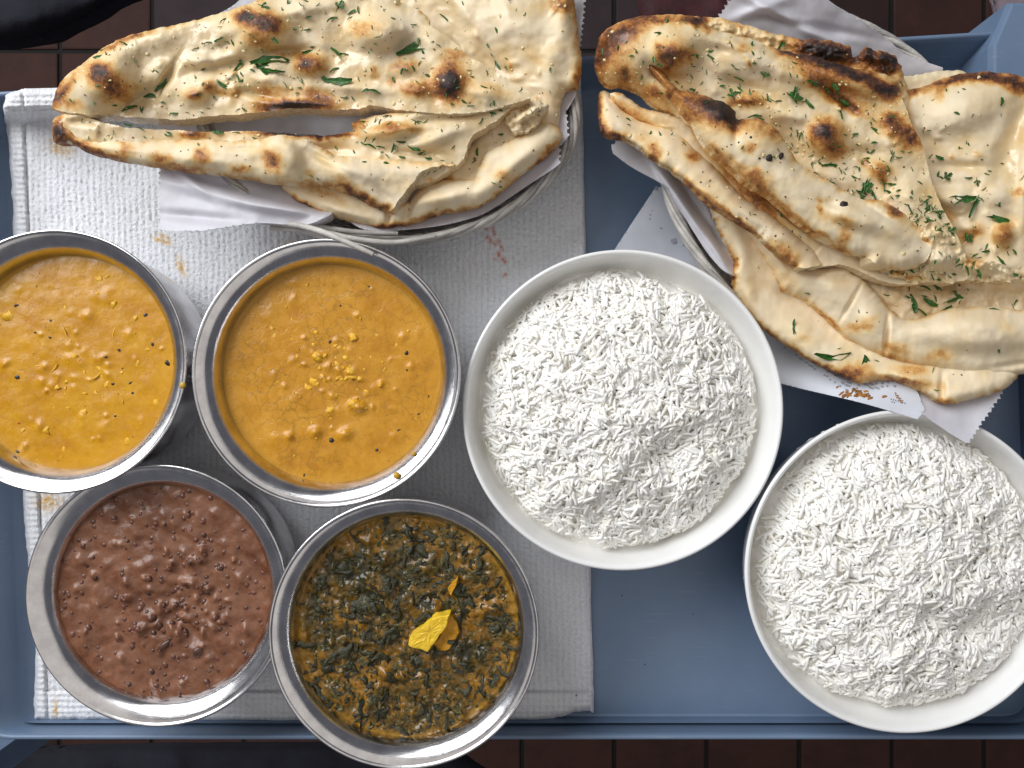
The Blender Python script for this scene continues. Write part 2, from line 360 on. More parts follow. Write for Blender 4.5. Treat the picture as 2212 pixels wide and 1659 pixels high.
M = dict(
    naan=mat_naan(), steel=mat_steel(), towel=mat_towel(), tray=mat_tray(),
    paper=mat_paper('waxed_paper', (.80, .79, .84), .30), sheet=mat_paper('printed_paper', (.74, .77, .84), .15),
    white=mat_simple('white_melamine', (.88, .88, .87), .16, 0, None, .02, 30, Coat_Weight=.4, Coat_Roughness=.08),
    rice=mat_rice(),
    herb=mat_simple('coriander_green', (.032, .120, .016), .36, 0, (1500, .5, .0006), .6, 900),
    garlic=mat_simple('garlic_bits', (.74, .60, .30), .3, 0, (900, .4, .0005), .2, 500),
    flake=mat_simple('toasted_flakes', (.20, .065, .018), .5, 0, None, .5, 900),
    char=mat_simple('charred_crumb', (.022, .012, .010), .42, 0, (900, .8, .001), .5, 500),
    wicker=mat_simple('grey_wicker', (.50, .475, .44), .55, 0, (300, .6, .001), .22, 120),
    wicker2=mat_simple('grey_wicker_dark', (.36, .34, .32), .6, 0, (300, .6, .001), .25, 120),
    gravy=mat_gravy('yellow_gravy', [(.22, (.46, .185, .002)), (.5, (.58, .27, .005)), (.78, (.68, .35, .016))], (420, .13, .0005), crackle=.3),
    gravy2=mat_gravy('orange_gravy', [(.22, (.43, .17, .003)), (.5, (.57, .255, .010)), (.78, (.68, .34, .036))], (420, .11, .0005), crackle=.7),
    dal=mat_gravy('brown_lentil_gravy', [(.28, (.13, .047, .023)), (.5, (.205, .085, .044)), (.75, (.28, .125, .070))], (500, .18, .0008), 0.0, .26, (.16, .048, .010)),
    saag=mat_gravy('spinach_gravy', [(.36, (.035, .030, .010)), (.46, (.12, .07, .010)), (.58, (.25, .115, .010)), (.76, (.36, .17, .018))], (500, .25, .0008), 0.0, .18, (.34, .17, .01)),
    olive=mat_simple('olive_spinach', (.090, .078, .020), .36, 0, (900, .5, .0008), .6, 300),
    spinach=mat_simple('wilted_spinach', (.036, .034, .012), .36, 0, (900, .7, .001), .6, 350),
    lentil=mat_simple('dark_lentil', (.085, .036, .022), .28, 0, (500, .3, .0006), .4, 250),
    bean=mat_simple('creamy_lentil', (.135, .052, .034), .26, 0, (500, .3, .0006), .35, 250),
    paneer=mat_simple('yellow_paneer', (.90, .58, .035), .42, 0, (350, .5, .0012), .14, 200, Subsurface_Weight=.2, Subsurface_Radius=(.004, .003, .001), Subsurface_Scale=.5),
    paneer2=mat_simple('coated_paneer', (.66, .32, .015), .3, 0, (350, .5, .0012), .2, 200),
    chunk=mat_simple('yellow_chunk', (.76, .41, .016), .3, 0, (700, .6, .001), .2, 400),
    seed=mat_simple('black_seed', (.018, .013, .012), .4),
    red=mat_simple('red_chilli', (.38, .02, .01), .3),
    drop=mat_simple('curry_drop', (.55, .33, .03), .12),
    ink=mat_simple('grey_print', (.26, .27, .33), .6),
    stainp=mat_simple('turmeric_smear', (.36, .15, .03), .3, 0, None, .6, 300),
    navy=mat_simple('dark_navy_fabric', (.007, .007, .014), .95, 0, (300, .4, .002), .3, 30),
    maroon=mat_simple('dark_red_fabric', (.050, .010, .012), .8, 0, (200, .4, .002), .5, 40),
    mauve=mat_simple('pale_mauve_cloth', (.22, .17, .20), .8, 0, (200, .4, .002), .2, 40),
    grout=mat_simple('grout', (.006, .005, .005), .9, 0, (200, .5, .003), .3, 60),
    tileA=mat_simple('quarry_tile', (.042, .013, .008), .85, 0, (60, .25, .003), .25, 25),
    tileB=mat_simple('quarry_tile_mauve', (.030, .017, .019), .85, 0, (60, .25, .003), .2, 25),
    tileC=mat_simple('quarry_tile_dark', (.026, .009, .007), .85, 0, (60, .25, .003), .25, 25),
)

# ------------------------------------------------------------------ the setting: tiled floor and cart tray
FZ = -0.78
tw = .150; grout_w = .007
fl = mesh_np('floor', [(-1.4, -1.2, FZ - .004), (1.4, -1.2, FZ - .004), (1.4, 1.2, FZ - .004), (-1.4, 1.2, FZ - .004)], [(0, 1, 2, 3)], M['grout'], False)
tag(fl, kind='structure')
def tile_mesh(mat):
    a = (tw - grout_w) / 2; c = .004
    v = []
    for (s, z) in ((a, -.006), (a, -.0012), (a - c * .5, 0)):
        v += [(-s, -s, z), (s, -s, z), (s, s, z), (-s, s, z)]
    f = [(8, 9, 10, 11)]
    for k in (0, 4):
        for i in range(4): j = (i + 1) % 4; f.append((k + i, k + j, k + 4 + j, k + 4 + i))
    me = bpy.data.meshes.new('tile'); me.from_pydata(v, [], f); me.materials.append(mat); me.update(); return me
tms = [tile_mesh(M[k]) for k in ('tileA', 'tileA', 'tileC', 'tileB')]
ox, oy = px(128, 110, FZ)[:2]
for i in range(-3, 14):
    for j in range(-10, 4):
        x = ox + (i + .5) * tw; y = oy + (j + .5) * tw
        if abs(x) > 1.05 or abs(y) > .85: continue
        if abs(x) < .50 and abs(y) < .32: continue           # under the cart, never seen
        k = random.choice((0, 1, 2, 0)) if not (y > .3 and -.7 < x < .25 and i >= 1) else random.choice((3, 3, 0))
        t = link('tile', tms[k], fl); t.location = (x, y, FZ + random.uniform(-.0008, .0008)); t.rotation_euler.z = random.uniform(-.006, .006)
        t.rotation_euler.x = random.uniform(-.004, .004)

def rounded_loop(c, r, n=8):
    """closed loop through four corners (world xy, ccw) rounded by radius r"""
    out = []
    for i in range(4):
        p = np.array(c[i], float); a = np.array(c[i - 1], float) - p; b = np.array(c[(i + 1) % 4], float) - p
        a /= np.linalg.norm(a); b /= np.linalg.norm(b)
        s = p + a * r; e = p + b * r
        for k in range(n + 1):
            t = k / n; out.append(((1 - t) ** 2 * s + 2 * t * (1 - t) * p + t * t * e))
    return np.array(out)
def loops_mesh(name, loops, mat, parent=None, cap0=True, cap1=False, smooth=True):
    n = len(loops[0][0]); v = []; f = []
    for xy, z in loops: v += [(p[0], p[1], z if not hasattr(z, '__len__') else z[i]) for i, p in enumerate(xy)]
    for k in range(len(loops) - 1):
        for i in range(n): j = (i + 1) % n; f.append((k * n + i, k * n + j, (k + 1) * n + j, (k + 1) * n + i))
    if cap0: f.append(tuple(range(n - 1, -1, -1)))
    if cap1: f.append(tuple((len(loops) - 1) * n + i for i in range(n)))
    return mesh_np(name, v, f, mat, smooth, None, parent)
def corners(pts, z): return [px(u, v, z)[:2] for u, v in pts]
tray = empty('cart_tray', (0, 0, 0), 'blue-grey plastic cart tray with raised lip and corner posts under all the food', 'tray')
c_in = corners([(62, 1556), (2236, 1556), (2196, 150), (10, 262)], 0)        # foot of the inner walls
c_rim = corners([(-34, 1587), (2290, 1587), (2235, 72), (-66, 213)], .026)
def off(c, d):
    m = np.mean(c, 0); return [tuple(np.array(p) + np.sign(np.array(p) - m) * d) for p in c]
A = rounded_loop(c_in, .016); R0 = rounded_loop(c_rim, .016); R1 = rounded_loop(off(c_rim, .0028), .018)
A2 = rounded_loop(off(c_in, -.004), .014)
base = loops_mesh('tray_base', [(A2, 0.0), (A, .0035)] + [(A + (R0 - A) * t, .0035 + .0215 * t) for t in (.15, .5, .85)] , M['tray'], tray, True, False)
for p in base.data.polygons:
    if len(p.vertices) > 4: p.use_smooth = False
loops_mesh('rim', [(A + (R0 - A) * .85, .0035 + .0215 * .85), (R0, .026), (R0 + (R1 - R0) * .3, .0268), (R0 + (R1 - R0) * .75, .0268), (R1, .0258), (R1, -.03), (rounded_loop(off(c_rim, .000), .018), -.03), (rounded_loop(off(c_rim, .0002), .018), .01)], M['tray'], tray, False, False)
def corner_post(x, y, sx, sy, w=.034):
    pts = [(x, y), (x + sx * w * 1.5, y), (x + sx * w * 1.5, y + sy * w * 1.6), (x + sx * w * .32, y + sy * w * 1.6), (x, y + sy * w * .85)]
    if sx * sy < 0: pts = pts[::-1]
    P_ = np.array(pts); m = P_.mean(0)
    o = loops_mesh('corner_post', [(P_, -.5), (P_, .030), (m + (P_ - m) * .95, .0335), (m + (P_ - m) * .88, .034)], M['tray'], tray, False, True, False)
xr, yt = px(2118, 100, .03)[:2]
corner_post(xr + .004, yt - .030, 1, 1)
xl, yb = px(10, 1600, .0)[:2]
corner_post(xl - .012, yb - .0125, -1, -1, .013)

# a few dark things on the floor beyond the tray, only partly in the frame
def cushion(name, pts, z, T, mat, label, cat):
    s = Sheet(pts, [(0, 0, z)], T=T, w=60, noise=((.006, 120, 3),), step=8, jit=0, seed=5); o = s.build(name, mat); return tag(o, label, cat)
cushion('bag', [(-120, -60), (330, -60), (235, 0), (205, 22), (150, 48), (90, 72), (30, 86), (-60, 92), (-140, 60)], -.35, .05, M['navy'], 'dark navy padded bag at the top left corner above the tiled floor', 'bag')
cushion('shawl', [(1385, -60), (1575, -60), (1590, 30), (1560, 82), (1470, 76), (1395, 60), (1378, 10)], -.45, .03, M['maroon'], 'dark red striped shawl on the floor between the two bread baskets', 'shawl')
cushion('cloth', [(2150, -50), (2290, -50), (2290, 30), (2215, 42), (2165, 36), (2150, 20)], -.3, .02, M['mauve'], 'pale mauve cloth end at the top right corner beyond the tray', 'cloth')
cushion('seat_cushion', [(-100, 1680), (-80, 1628), (30, 1618), (400, 1612), (900, 1612), (1010, 1640), (1030, 1760), (-90, 1760)], -.25, .03, M['navy'], 'black seat cushion showing below the tray lip at bottom left', 'cushion')

# ------------------------------------------------------------------ towel
tow = [(12, 206, 's'), (50, 193), (110, 190), (700, 175), (1256, 152, 's'), (1264, 500), (1270, 900), (1277, 1300), (1283, 1520, ''), (1272, 1532), (1251, 1537), (1121, 1557), (640, 1558), (350, 1556), (150, 1556), (85, 1554, ''), (73, 1538), (76, 1410), (60, 1214), (48, 1060), (36, 800), (29, 503), (19, 322), (9, 240)]
def tow_extra(u, v):
    w = 3.0 * fbm(u, v, 120, 3, 2); ph = (u + w - 0.02 * v) / 13.2
    rib = -np.exp(-((ph - np.round(ph)) / .16) ** 2)
    kn = fbm(u, v * 1.0, 5.5, 11, 2)
    r = .00045 * rib + .0006 * kn
    hem_l = np.abs(u - (50 + (v - 200) * .040)); hem_b = np.abs(v - 1492); hem_t = np.abs(v - 236 + u * .02)
    flat = (u < 50 + (v - 200) * .04) | (v > 1492) | (v < 236 - u * .02)
    r = np.where(flat, .0005 * kn + .0011 + .0004 * np.sin(v * .5) , r)
    for h in (hem_l, hem_b, hem_t): r = r - .0022 * np.exp(-(h / 3.2) ** 2)
    return r
def tow_z(u, v):
    t = sstep(0, 1, ((272 - .052 * u) - v) / 42.0); return .0030 + .0012 * fbm(u, v, 240, 5, 3) * (1 - t) + .027 * t
towel_s = Sheet(tow, tow_z, T=.006, w=14, step=3.0, jit=3.0, seed=8, extra=tow_extra, sub=10)
def f_st(u, v, dc, d):
    r = np.zeros(u.shape)
    for b in ((133, 318, 26, 16, 15), (355, 512, 14, 5, 30), (350, 520, 20, 6, 20), (392, 575, 20, 9, 70), (105, 1085, 26, 18, 0), (120, 1535, 5, 22, 0), (630, 540, 30, 30, 0)):
        k = 1.3 if b[0] != 630 else .25
        r = np.maximum(r, k * np.exp(-blob(u, v, b)) * (0.75 + .9 * fbm(u, v, 9, 4, 2)))
    return np.clip(r, 0, 1)
def f_red(u, v, dc, d):
    r = np.zeros(u.shape)
    rr = random.Random(4)
    for k in range(24):
        t = rr.random(); a = rr.gauss(0, 9) * (1.2 - t); uu = 1058 + 34 * t + a; vv = 490 + 125 * t + rr.gauss(0, 8)
        q = rr.uniform(1.4, 4.2); r = np.maximum(r, 1.0 * np.exp(-blob(u, v, (uu, vv, q, q * rr.uniform(.8, 1.8), 0))))
    return np.clip(r, 0, 1)
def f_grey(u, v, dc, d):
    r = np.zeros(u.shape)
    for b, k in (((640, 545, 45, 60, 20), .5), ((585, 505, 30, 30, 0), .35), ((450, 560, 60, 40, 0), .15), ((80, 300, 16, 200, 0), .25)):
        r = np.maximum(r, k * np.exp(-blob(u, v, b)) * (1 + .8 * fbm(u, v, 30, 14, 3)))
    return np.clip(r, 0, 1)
def f_pit(u, v, dc, d):
    w = 3.0 * fbm(u, v, 120, 3, 2); ph = (u + w - 0.02 * v) / 13.2
    kn = fbm(u, v, 5.5, 11, 2)
    return np.clip(.5 * np.exp(-((ph - np.round(ph)) / .13) ** 2) + np.clip(-kn * 1.1, 0, .6), 0, 1)
tw_o = towel_s.build('bar_towel', M['towel'], None, {'stain': f_st, 'red': f_red, 'grey': f_grey, 'pit': f_pit})
tag(tw_o, 'white ribbed terry towel with turmeric stains, spread under the steel bowls', 'towel')

# ------------------------------------------------------------------ lathe
def lathe(prof, seg=128, inst=None):
    p = np.array(prof, float); n = len(p); a = np.linspace(0, 2 * math.pi, seg, endpoint=False)
    v = np.stack([np.outer(p[:, 0], np.cos(a)), np.outer(p[:, 0], np.sin(a)), np.repeat(p[:, 1:2], seg, 1)], -1).reshape(-1, 3)
    i, j = np.meshgrid(np.arange(n - 1), np.arange(seg), indexing='ij'); i = i.ravel(); j = j.ravel(); k = (j + 1) % seg
    return v, np.stack([i * seg + j, i * seg + k, (i + 1) * seg + k, (i + 1) * seg + j], 1)
def smooth_prof(p, m=5):
    p = np.array(p, float); out = []
    for i in range(len(p) - 1):
        p0 = p[max(i - 1, 0)]; p1 = p[i]; p2 = p[i + 1]; p3 = p[min(i + 2, len(p) - 1)]
        for k in range(m):
            t = k / m; out.append(.5 * ((2 * p1) + (-p0 + p2) * t + (2 * p0 - 5 * p1 + 4 * p2 - p3) * t * t + (-p0 + 3 * p1 - 3 * p2 + p3) * t ** 3))
    out.append(p[-1]); return np.array(out)
R_ = .0694
steel_out = smooth_prof([(0.0005, .004), (.030, .004), (.042, .0045), (.053, .009), (.0610, .018), (.0642, .030), (.0636, .042), (.0605, .053), (.0588, .0595), (.0596, .0635), (.0640, .0695), (.0680, .0722)])
steel_rim = smooth_prof([(.0680, .0722), (.0691, .0722), (.0696, .0730), (.0694, .0738), (.0686, .0740), (.0676, .0734)], 4)
steel_in = smooth_prof([(.0676, .0734), (.0658, .0729), (.0632, .0715), (.0608, .0692), (.0592, .0662), (.0584, .0628), (.0581, .0595), (.0596, .053), (.0626, .042), (.0632, .030), (.0600, .019), (.052, .010), (.040, .0060), (.0005, .0055)])
def steel_bowl(u, v, zr, r, label, deep=False):
    x, y, _ = px(u, v, zr); k = zr / .0738; s = (r * (H - zr) / F) / .0696
    t = empty('steel_bowl', (x, y, 0), label, 'bowl', 'steel bowls of curry on the towel')
    for nm, pr in (('outer_wall', steel_out), ('rolled_rim', steel_rim), ('inner_wall', steel_in)):
        q = pr.copy()
        if deep and nm == 'inner_wall':
            q[:, 0] = np.where(q[:, 1] > .05, .0676 + (q[:, 0] - .0676) * 1.12, q[:, 0])
        q = q * [s, k]
        vv, ff = lathe(q, 160); vv = vv + np.array([0, 0, 0])
        o = mesh_np(nm, vv, ff, M['steel'], True, None); o.parent = t
    return t, x, y, s, k
B1 = steel_bowl(117, 781, .075, 286, 'steel bowl of yellow curry cut off by the left edge of the photo')
B2 = steel_bowl(704, 806, .0735, 291, 'steel bowl of orange curry under the frayed end of the basket')
B3 = steel_bowl(338, 1287, .0665, 284, 'steel bowl of brown lentils at the lower left of the towel', True)
B4 = steel_bowl(872, 1370, .0790, 293, 'steel bowl of spinach and paneer nearest the bottom edge')

# ------------------------------------------------------------------ small lumps (unit meshes)
def lump_mesh(name, mat, n=10, rough=.25, seed=0, flat=1.0):
    rr = random.Random(seed); v = [(0, 0, flat)]; f = []; R = 5
    for i in range(1, R):
        th = math.pi * i / R
        for j in range(n):
            a = 2 * math.pi * (j + .5 * (i % 2)) / n; q = 1 + rr.uniform(-rough, rough)
            v.append((math.sin(th) * math.cos(a) * q, math.sin(th) * math.sin(a) * q, math.cos(th) * flat * (1 + rr.uniform(-rough, rough) * .5)))
    v.append((0, 0, -flat)); last = len(v) - 1
    for j in range(n): f.append((0, 1 + j, 1 + (j + 1) % n)); f.append((last, 1 + (R - 2) * n + (j + 1) % n, 1 + (R - 2) * n + j))
    for i in range(R - 2):
        for j in range(n):
            a = 1 + i * n + j; b = 1 + i * n + (j + 1) % n; f.append((a, a + n, b + n, b))
    me = bpy.data.meshes.new(name); me.from_pydata(v, [], f); me.materials.append(mat); me.update()
    me.polygons.foreach_set('use_smooth', [True] * len(me.polygons)); return me
def lumps(kind, mat, k=4, rough=.25, flat=1.0, n=9): return [lump_mesh(kind, mat, n, rough, 11 * i + 3, flat) for i in range(k)]
def put(name, me, loc, scale, rz, parent, tilt=(0, 0)):
    o = link(name, me, parent); o.location = loc; o.scale = scale; o.rotation_euler = (tilt[0], tilt[1], rz); return o
def join_inst(name, items, mat, parent, kind='stuff'):
    """items: (mesh, loc, scale, euler); joined into one real mesh"""
    V, Fq = [], []; n = 0
    for me, loc, sc, eu in items:
        vs = np.empty(len(me.vertices) * 3); me.vertices.foreach_get('co', vs); vs = vs.reshape(-1, 3) * np.array(sc)
        Rm = np.array(__import__('mathutils').Euler(eu).to_matrix()); vs = vs @ Rm.T + np.array(loc)
        V.append(vs)
        key = me.name
        if key not in _fc: _fc[key] = [tuple(p.vertices) for p in me.polygons]
        Fq += [tuple(i + n for i in p) for p in _fc[key]]; n += len(vs)
    if not V: return None
    o = mesh_np(name, np.concatenate(V), Fq, mat, True, None, parent)
    if kind: o['kind'] = kind
    return o
_fc = {}

# leaf scraps: jagged curled blades with thickness
def herb_mesh(seed, long=True):
    rr = random.Random(seed); n = 7; v = []; f = []
    bend = rr.uniform(-.8, .8); curl = rr.uniform(.1, .45)
    for i in range(n):
        t = i / (n - 1); x = (t - .5) * 2; y = bend * (x * x) * .5
        wd = (.25 if long else .45) * (math.sin(math.pi * min(max(t, .06), .94)) ** .6) * rr.uniform(.55, 1.35)
        z = curl * math.sin(t * 3 + seed) * .35
        v += [(x + rr.uniform(-.08, .08), y - wd, z + .10), (x, y, z - .02), (x + rr.uniform(-.08, .08), y + wd, z + .12)]
    m = len(v); v += [(a, b, c - .07) for a, b, c in v]
    for i in range(n - 1):
        for j in (0, 1):
            a = i * 3 + j; f.append((a, a + 3, a + 4, a + 1)); f.append((m + a + 1, m + a + 4, m + a + 3, m + a))
        f.append((i * 3, m + i * 3, m + i * 3 + 3, i * 3 + 3)); f.append((i * 3 + 2, i * 3 + 5, m + i * 3 + 5, m + i * 3 + 2))
    me = bpy.data.meshes.new('coriander_leaf'); me.from_pydata(v, [], f); me.materials.append(M['herb']); me.update(); return me
def frond_mesh(seed):
    """small feathery coriander leaf: stem and three toothed lobes"""
    rr = random.Random(seed); v = []; f = []
    def blade(x0, y0, ang, L, w):
        n0 = len(v); c, s = math.cos(ang), math.sin(ang)
        pr = [(0, .12), (.25, .5), (.4, .3), (.6, 1.0), (.72, .45), (.88, .8), (1, .05)]
        for t, q in pr:
            for sg in (-1, 0, 1): 
                xx = t * L + (abs(sg) * .10 * L if q > .4 else 0); yy = sg * q * w; v.append((x0 + xx * c - yy * s, y0 + xx * s + yy * c, .10 * math.sin(t * 3) + .08 * abs(sg)))
        m = len(v); 
        for k in range(n0, m): v.append((v[k][0], v[k][1], v[k][2] - .06))
        for i in range(len(pr) - 1):
            for j in (0, 1):
                a = n0 + i * 3 + j; f.append((a, a + 3, a + 4, a + 1)); d = m - n0; f.append((a + d + 1, a + d + 4, a + d + 3, a + d))
    blade(-1, 0, 0, .9, .08); blade(-.2, 0, .0, 1.2, .32); blade(-.3, 0, .85, .9, .28); blade(-.3, 0, -.85, .9, .28)
    me = bpy.data.meshes.new('coriander_leaf'); me.from_pydata(v, [], f); me.materials.append(M['herb']); me.update(); return me
HERB = [herb_mesh(i, i % 3 != 0) for i in range(9)]; FROND = [frond_mesh(i) for i in range(2)]
LG = lumps('garlic', M['garlic'], 3, .35, .6, 7); LF = lumps('flake', M['flake'], 3, .4, .35, 6); LC = lumps('char', M['char'], 3, .35, .8, 8)

# ------------------------------------------------------------------ breads
def toast_fn(spots, edge=(.35, 20), seed=1, base=.02):
    def fn(u, v, dc, d):
        n = fbm(u, v, 34, seed + 5, 4); n2 = fbm(u, v, 9, seed + 9, 3)
        r = base + .09 * np.clip(fbm(u, v, 75, seed + 77, 3) + .05, 0, 1)
        q = np.exp(-(dc / edge[1]) ** 1.0) * edge[0] * .64 * np.clip(.75 + 1.5 * n + .4 * n2, 0, 1.8)
        r = np.maximum(r, q)
        wu = u + 7 * fbm(u, v, 26, seed + 31, 3); wv = v + 7 * fbm(u, v, 26, seed + 57, 3)
        for b in spots:
            bl = blob(wu, wv, b[:5]); r = r + np.clip(1 - r, 0, 1) * 1.12 * b[5] * np.exp(-bl * .85) * (1 + .25 * n2)
        return np.clip(r, 0, 1.15)
    return fn
def wet_fn(w, seed, sh=None):
    def fn(u, v, dc, d):
        h = 0 if sh is None or not len(sh.bumps) else sh.relief(u, v) * 170
        return np.clip(w + .12 - h + .8 * fbm(u, v, 60, seed + 71, 3), 0, 1) * (w > 0) * np.clip(dc / 14, 0, 1)
    return fn
ALL_HERBS = 0
def garnish(sh, parent, seed, n_big=0, n_small=30, n_garlic=10, n_flake=15, big=(), frond=(), area=None, chars=()):
    rr = random.Random(seed); lo = sh.pts.min(0); hi = sh.pts.max(0)
    if area: lo = np.maximum(lo, area[:2]); hi = np.minimum(hi, area[2:])
    def rnd(m):
        out = []
        for _ in range(40):
            u = np.array([rr.uniform(lo[0], hi[0]) for _ in range(m * 3 + 6)]); v = np.array([rr.uniform(lo[1], hi[1]) for _ in range(m * 3 + 6)])
            ok = sh.inside(u, v) & (sh.near(u, v)[0] > 7); out += list(zip(u[ok], v[ok]))
            if len(out) >= m: break
        return out[:m]
    def place(pts, dz=.0004):
        if not len(pts): return []
        u = np.array([p[0] for p in pts], float); v = np.array([p[1] for p in pts], float); z = sh.top(u, v) + dz
        return sh.map(u, v, z)
    k = (H - .07) / F
    bp = [(b[0], b[1]) for b in big] + rnd(n_big)
    for i, P3 in enumerate(place(bp)):
        if i < len(big): L, ang = big[i][2] * k * .5, math.radians(-big[i][3])
        else: L, ang = rr.uniform(9, 20) * k * .5 * 1.1, rr.uniform(0, 6.28)
        o = put('coriander_leaf', rr.choice(HERB if (rr.random() < .8 or L > 13 * k * .5) else FROND), P3, (L, L * rr.uniform(.55, .9), L * .8), ang, parent, (rr.uniform(-.2, .2), rr.uniform(-.1, .1)))
    for P3, b in zip(place([(b[0], b[1]) for b in frond], .001), frond):
        L = b[2] * k * .55; put('coriander_leaf', rr.choice(FROND), P3, (L, L, L * .9), math.radians(-b[3]), parent)
    items = []
    for P3 in place(rnd(n_small)):
        L = rr.uniform(2.6, 7.5) * k; items.append((rr.choice(HERB), P3, (L, L * .8, L * .7), (rr.uniform(-.4, .4), rr.uniform(-.3, .3), rr.uniform(0, 6.28))))
    join_inst('chopped_herbs', items, M['herb'], parent)
    items = []
    for P3 in place(rnd(n_garlic), 0):
        L = rr.uniform(1.5, 5) * k; items.append((rr.choice(LG), P3, (L, L * rr.uniform(.5, 1), L * .6), (0, 0, rr.uniform(0, 6.28))))
    join_inst('garlic_bits', items, M['garlic'], parent)
    items = []
    for P3 in place(rnd(n_flake), 0):
        L = rr.uniform(1.0, 3.0) * k; items.append((rr.choice(LF), P3, (L, L * rr.uniform(.5, 1), L * .5), (0, 0, rr.uniform(0, 6.28))))
    join_inst('toasted_flakes', items, M['flake'], parent)
    for P3, b in zip(place([(b[0], b[1]) for b in chars], 0), chars):
        L = b[2] * k; put('charred_crumb', rr.choice(LC), P3, (L, L * .8, L * .6), rr.uniform(0, 6), parent)

NA = dict(step=2.6)
def bread(pts, z, T=.010, w=26, bumps=(), spots=(), edge=(.35, 16), wet=.0, noise=((.0011, 90, 3), (.00022, 22, 2)), seed=1, name='bread', parent=None, jit=2.5, extra=None, base=.02):
    s = Sheet(pts, z, T, w, bumps, noise, NA['step'], jit, seed, extra=extra)
    if wet > 0:
        rb = random.Random(seed + 500); lo = s.pts.min(0); hi = s.pts.max(0); m_ = int((hi[0] - lo[0]) * (hi[1] - lo[1]) / 5500)
        bl = [(rb.uniform(lo[0], hi[0]), rb.uniform(lo[1], hi[1]), rb.uniform(5, 15), rb.uniform(4, 10), rb.uniform(0, 180), rb.uniform(.0005, .0014)) for _ in range(m_)]
        s.bumps = tuple(bumps) + tuple(bl); spots = tuple(spots) + tuple((b[0], b[1], b[2] * .8, b[3] * .8, b[4], rb.uniform(.15, .42)) for b in bl[::5])
    s.obj = s.build(name, M['naan'], parent, {'toast': toast_fn(spots, edge, seed, base), 'wet': wet_fn(wet, seed, s)})
    return s
def naan(u, v, z, label, group=None): 
    return empty('naan', px(u, v, z), label, 'naan', group)

# ---- basket builder
def tube(path, r, seg=7, closed=False):
    p = np.asarray(path, float); n = len(p); t = np.roll(p, -1, 0) - np.roll(p, 1, 0) if closed else np.gradient(p, axis=0)
    t /= np.linalg.norm(t, axis=1)[:, None] + 1e-12; up = np.array([0, 0, 1.0]); a = np.cross(t, up); la = np.linalg.norm(a, axis=1)[:, None]
    a = np.where(la > .05, a / (la + 1e-9), np.array([1.0, 0, 0])); b = np.cross(a, t)
    r = np.broadcast_to(np.asarray(r, float), (n,)); th = np.linspace(0, 2 * math.pi, seg, endpoint=False)
    v = p[:, None] + r[:, None, None] * (np.cos(th)[None, :, None] * a[:, None] + np.sin(th)[None, :, None] * b[:, None]); v = v.reshape(-1, 3)
    m = n if closed else n - 1; i, j = np.meshgrid(np.arange(m), np.arange(seg), indexing='ij'); i = i.ravel(); j = j.ravel(); k = (j + 1) % seg; i2 = (i + 1) % n
    f = np.stack([i * seg + j, i2 * seg + j, i2 * seg + k, i * seg + k], 1); return v, f
def basket(u, v, rx, ry, ang, zr, label, seed, frays=()):
    x, y, _ = px(u, v, zr); s = (H - zr) / F; a = math.radians(-ang); RX, RY = rx * s, ry * s
    root = empty('bread_basket', (x, y, .004), label, 'basket', 'oval wicker bread baskets'); rr = random.Random(seed)
    def ring(th, k, z): return np.stack([x + (RX * k * np.cos(th)) * math.cos(a) - (RY * k * np.sin(th)) * math.sin(a), y + (RX * k * np.cos(th)) * math.sin(a) + (RY * k * np.sin(th)) * math.cos(a), z + 0 * th], -1)
    th = np.linspace(0, 2 * math.pi, 180, endpoint=False)
    for q in range(6):                                    # rim: strands twisted round each other
        ph = q * 2 * math.pi / 6; tw_ = th * 7 + ph; kr = 1 + .020 * np.cos(tw_) + .004 * np.sin(th * 3 + q); zz = zr - .0055 + .0035 * np.sin(tw_)
        vv, ff = tube(ring(th, kr, zz), .00135 * rr.uniform(.85, 1.2), 7, True); mesh_np('rim_strand', vv, ff, M['wicker'] if q % 3 else M['wicker2'], True, None, root)
    for q in range(11):                                   # side weavers in and out of the stakes
        f = q / 10; z = .006 + f * (zr - .016); k = .70 + .27 * f ** .7 + .012 * np.cos(th * 16 + (q % 2) * math.pi) * 1.0
        vv, ff = tube(ring(th, k, z), .0016, 6, True); mesh_np('weaver', vv, ff, M['wicker'] if q % 2 else M['wicker2'], True, None, root)
    for q in range(32):
        t0 = 2 * math.pi * q / 32; f = np.linspace(0, 1, 8); P3 = np.concatenate([ring(np.array([t0]), .70 + .27 * ff_ ** .7, .005 + ff_ * (zr - .012)) for ff_ in f])
        vv, ff = tube(P3, .0013, 6); mesh_np('stake', vv, ff, M['wicker2'], True, None, root)
    cc = ring(th[::3], .72, .0055); n = len(cc); mesh_np('base', np.concatenate([cc, cc - [0, 0, .0012]]), [tuple(range(n)), tuple(range(2 * n - 1, n - 1, -1))] + [(i, n + i, n + (i + 1) % n, (i + 1) % n) for i in range(n)], M['wicker2'], False, None, root)
    for pl, r in frays:
        P0 = np.array([px(*p) for p in pl]); t = np.linspace(0, len(P0) - 1, 24); P3 = smooth_prof(P0, 8)
        rad = r * np.clip(np.linspace(1.5, .75, len(P3)), 0, 1); vv, ff = tube(P3, rad, 7); mesh_np('loose_strand', vv, ff, M['wicker2'] if r < .0015 else M['wicker'], True, None, root)
    return root
bk1 = basket(835, 232, 408, 285, 0, .056, 'grey oval wicker basket of naan at the top left, strands frayed beside steel bowls', 1,
    frays=([[(560, 478, .052), (640, 486, .061), (700, 502, .0715), (760, 528, .0775), (806, 549, .0775)], .0016],
           [[(585, 492, .050), (680, 497, .055), (760, 515, .060), (850, 524, .058), (940, 510, .056)], .0016],
           [[(540, 476, .050), (640, 482, .056), (760, 500, .058), (860, 504, .058)], .0014]))
bk2 = basket(1800, 392, 420, 324, 50, .050, 'grey oval wicker basket of naan at the top right above the rice bowls', 2)

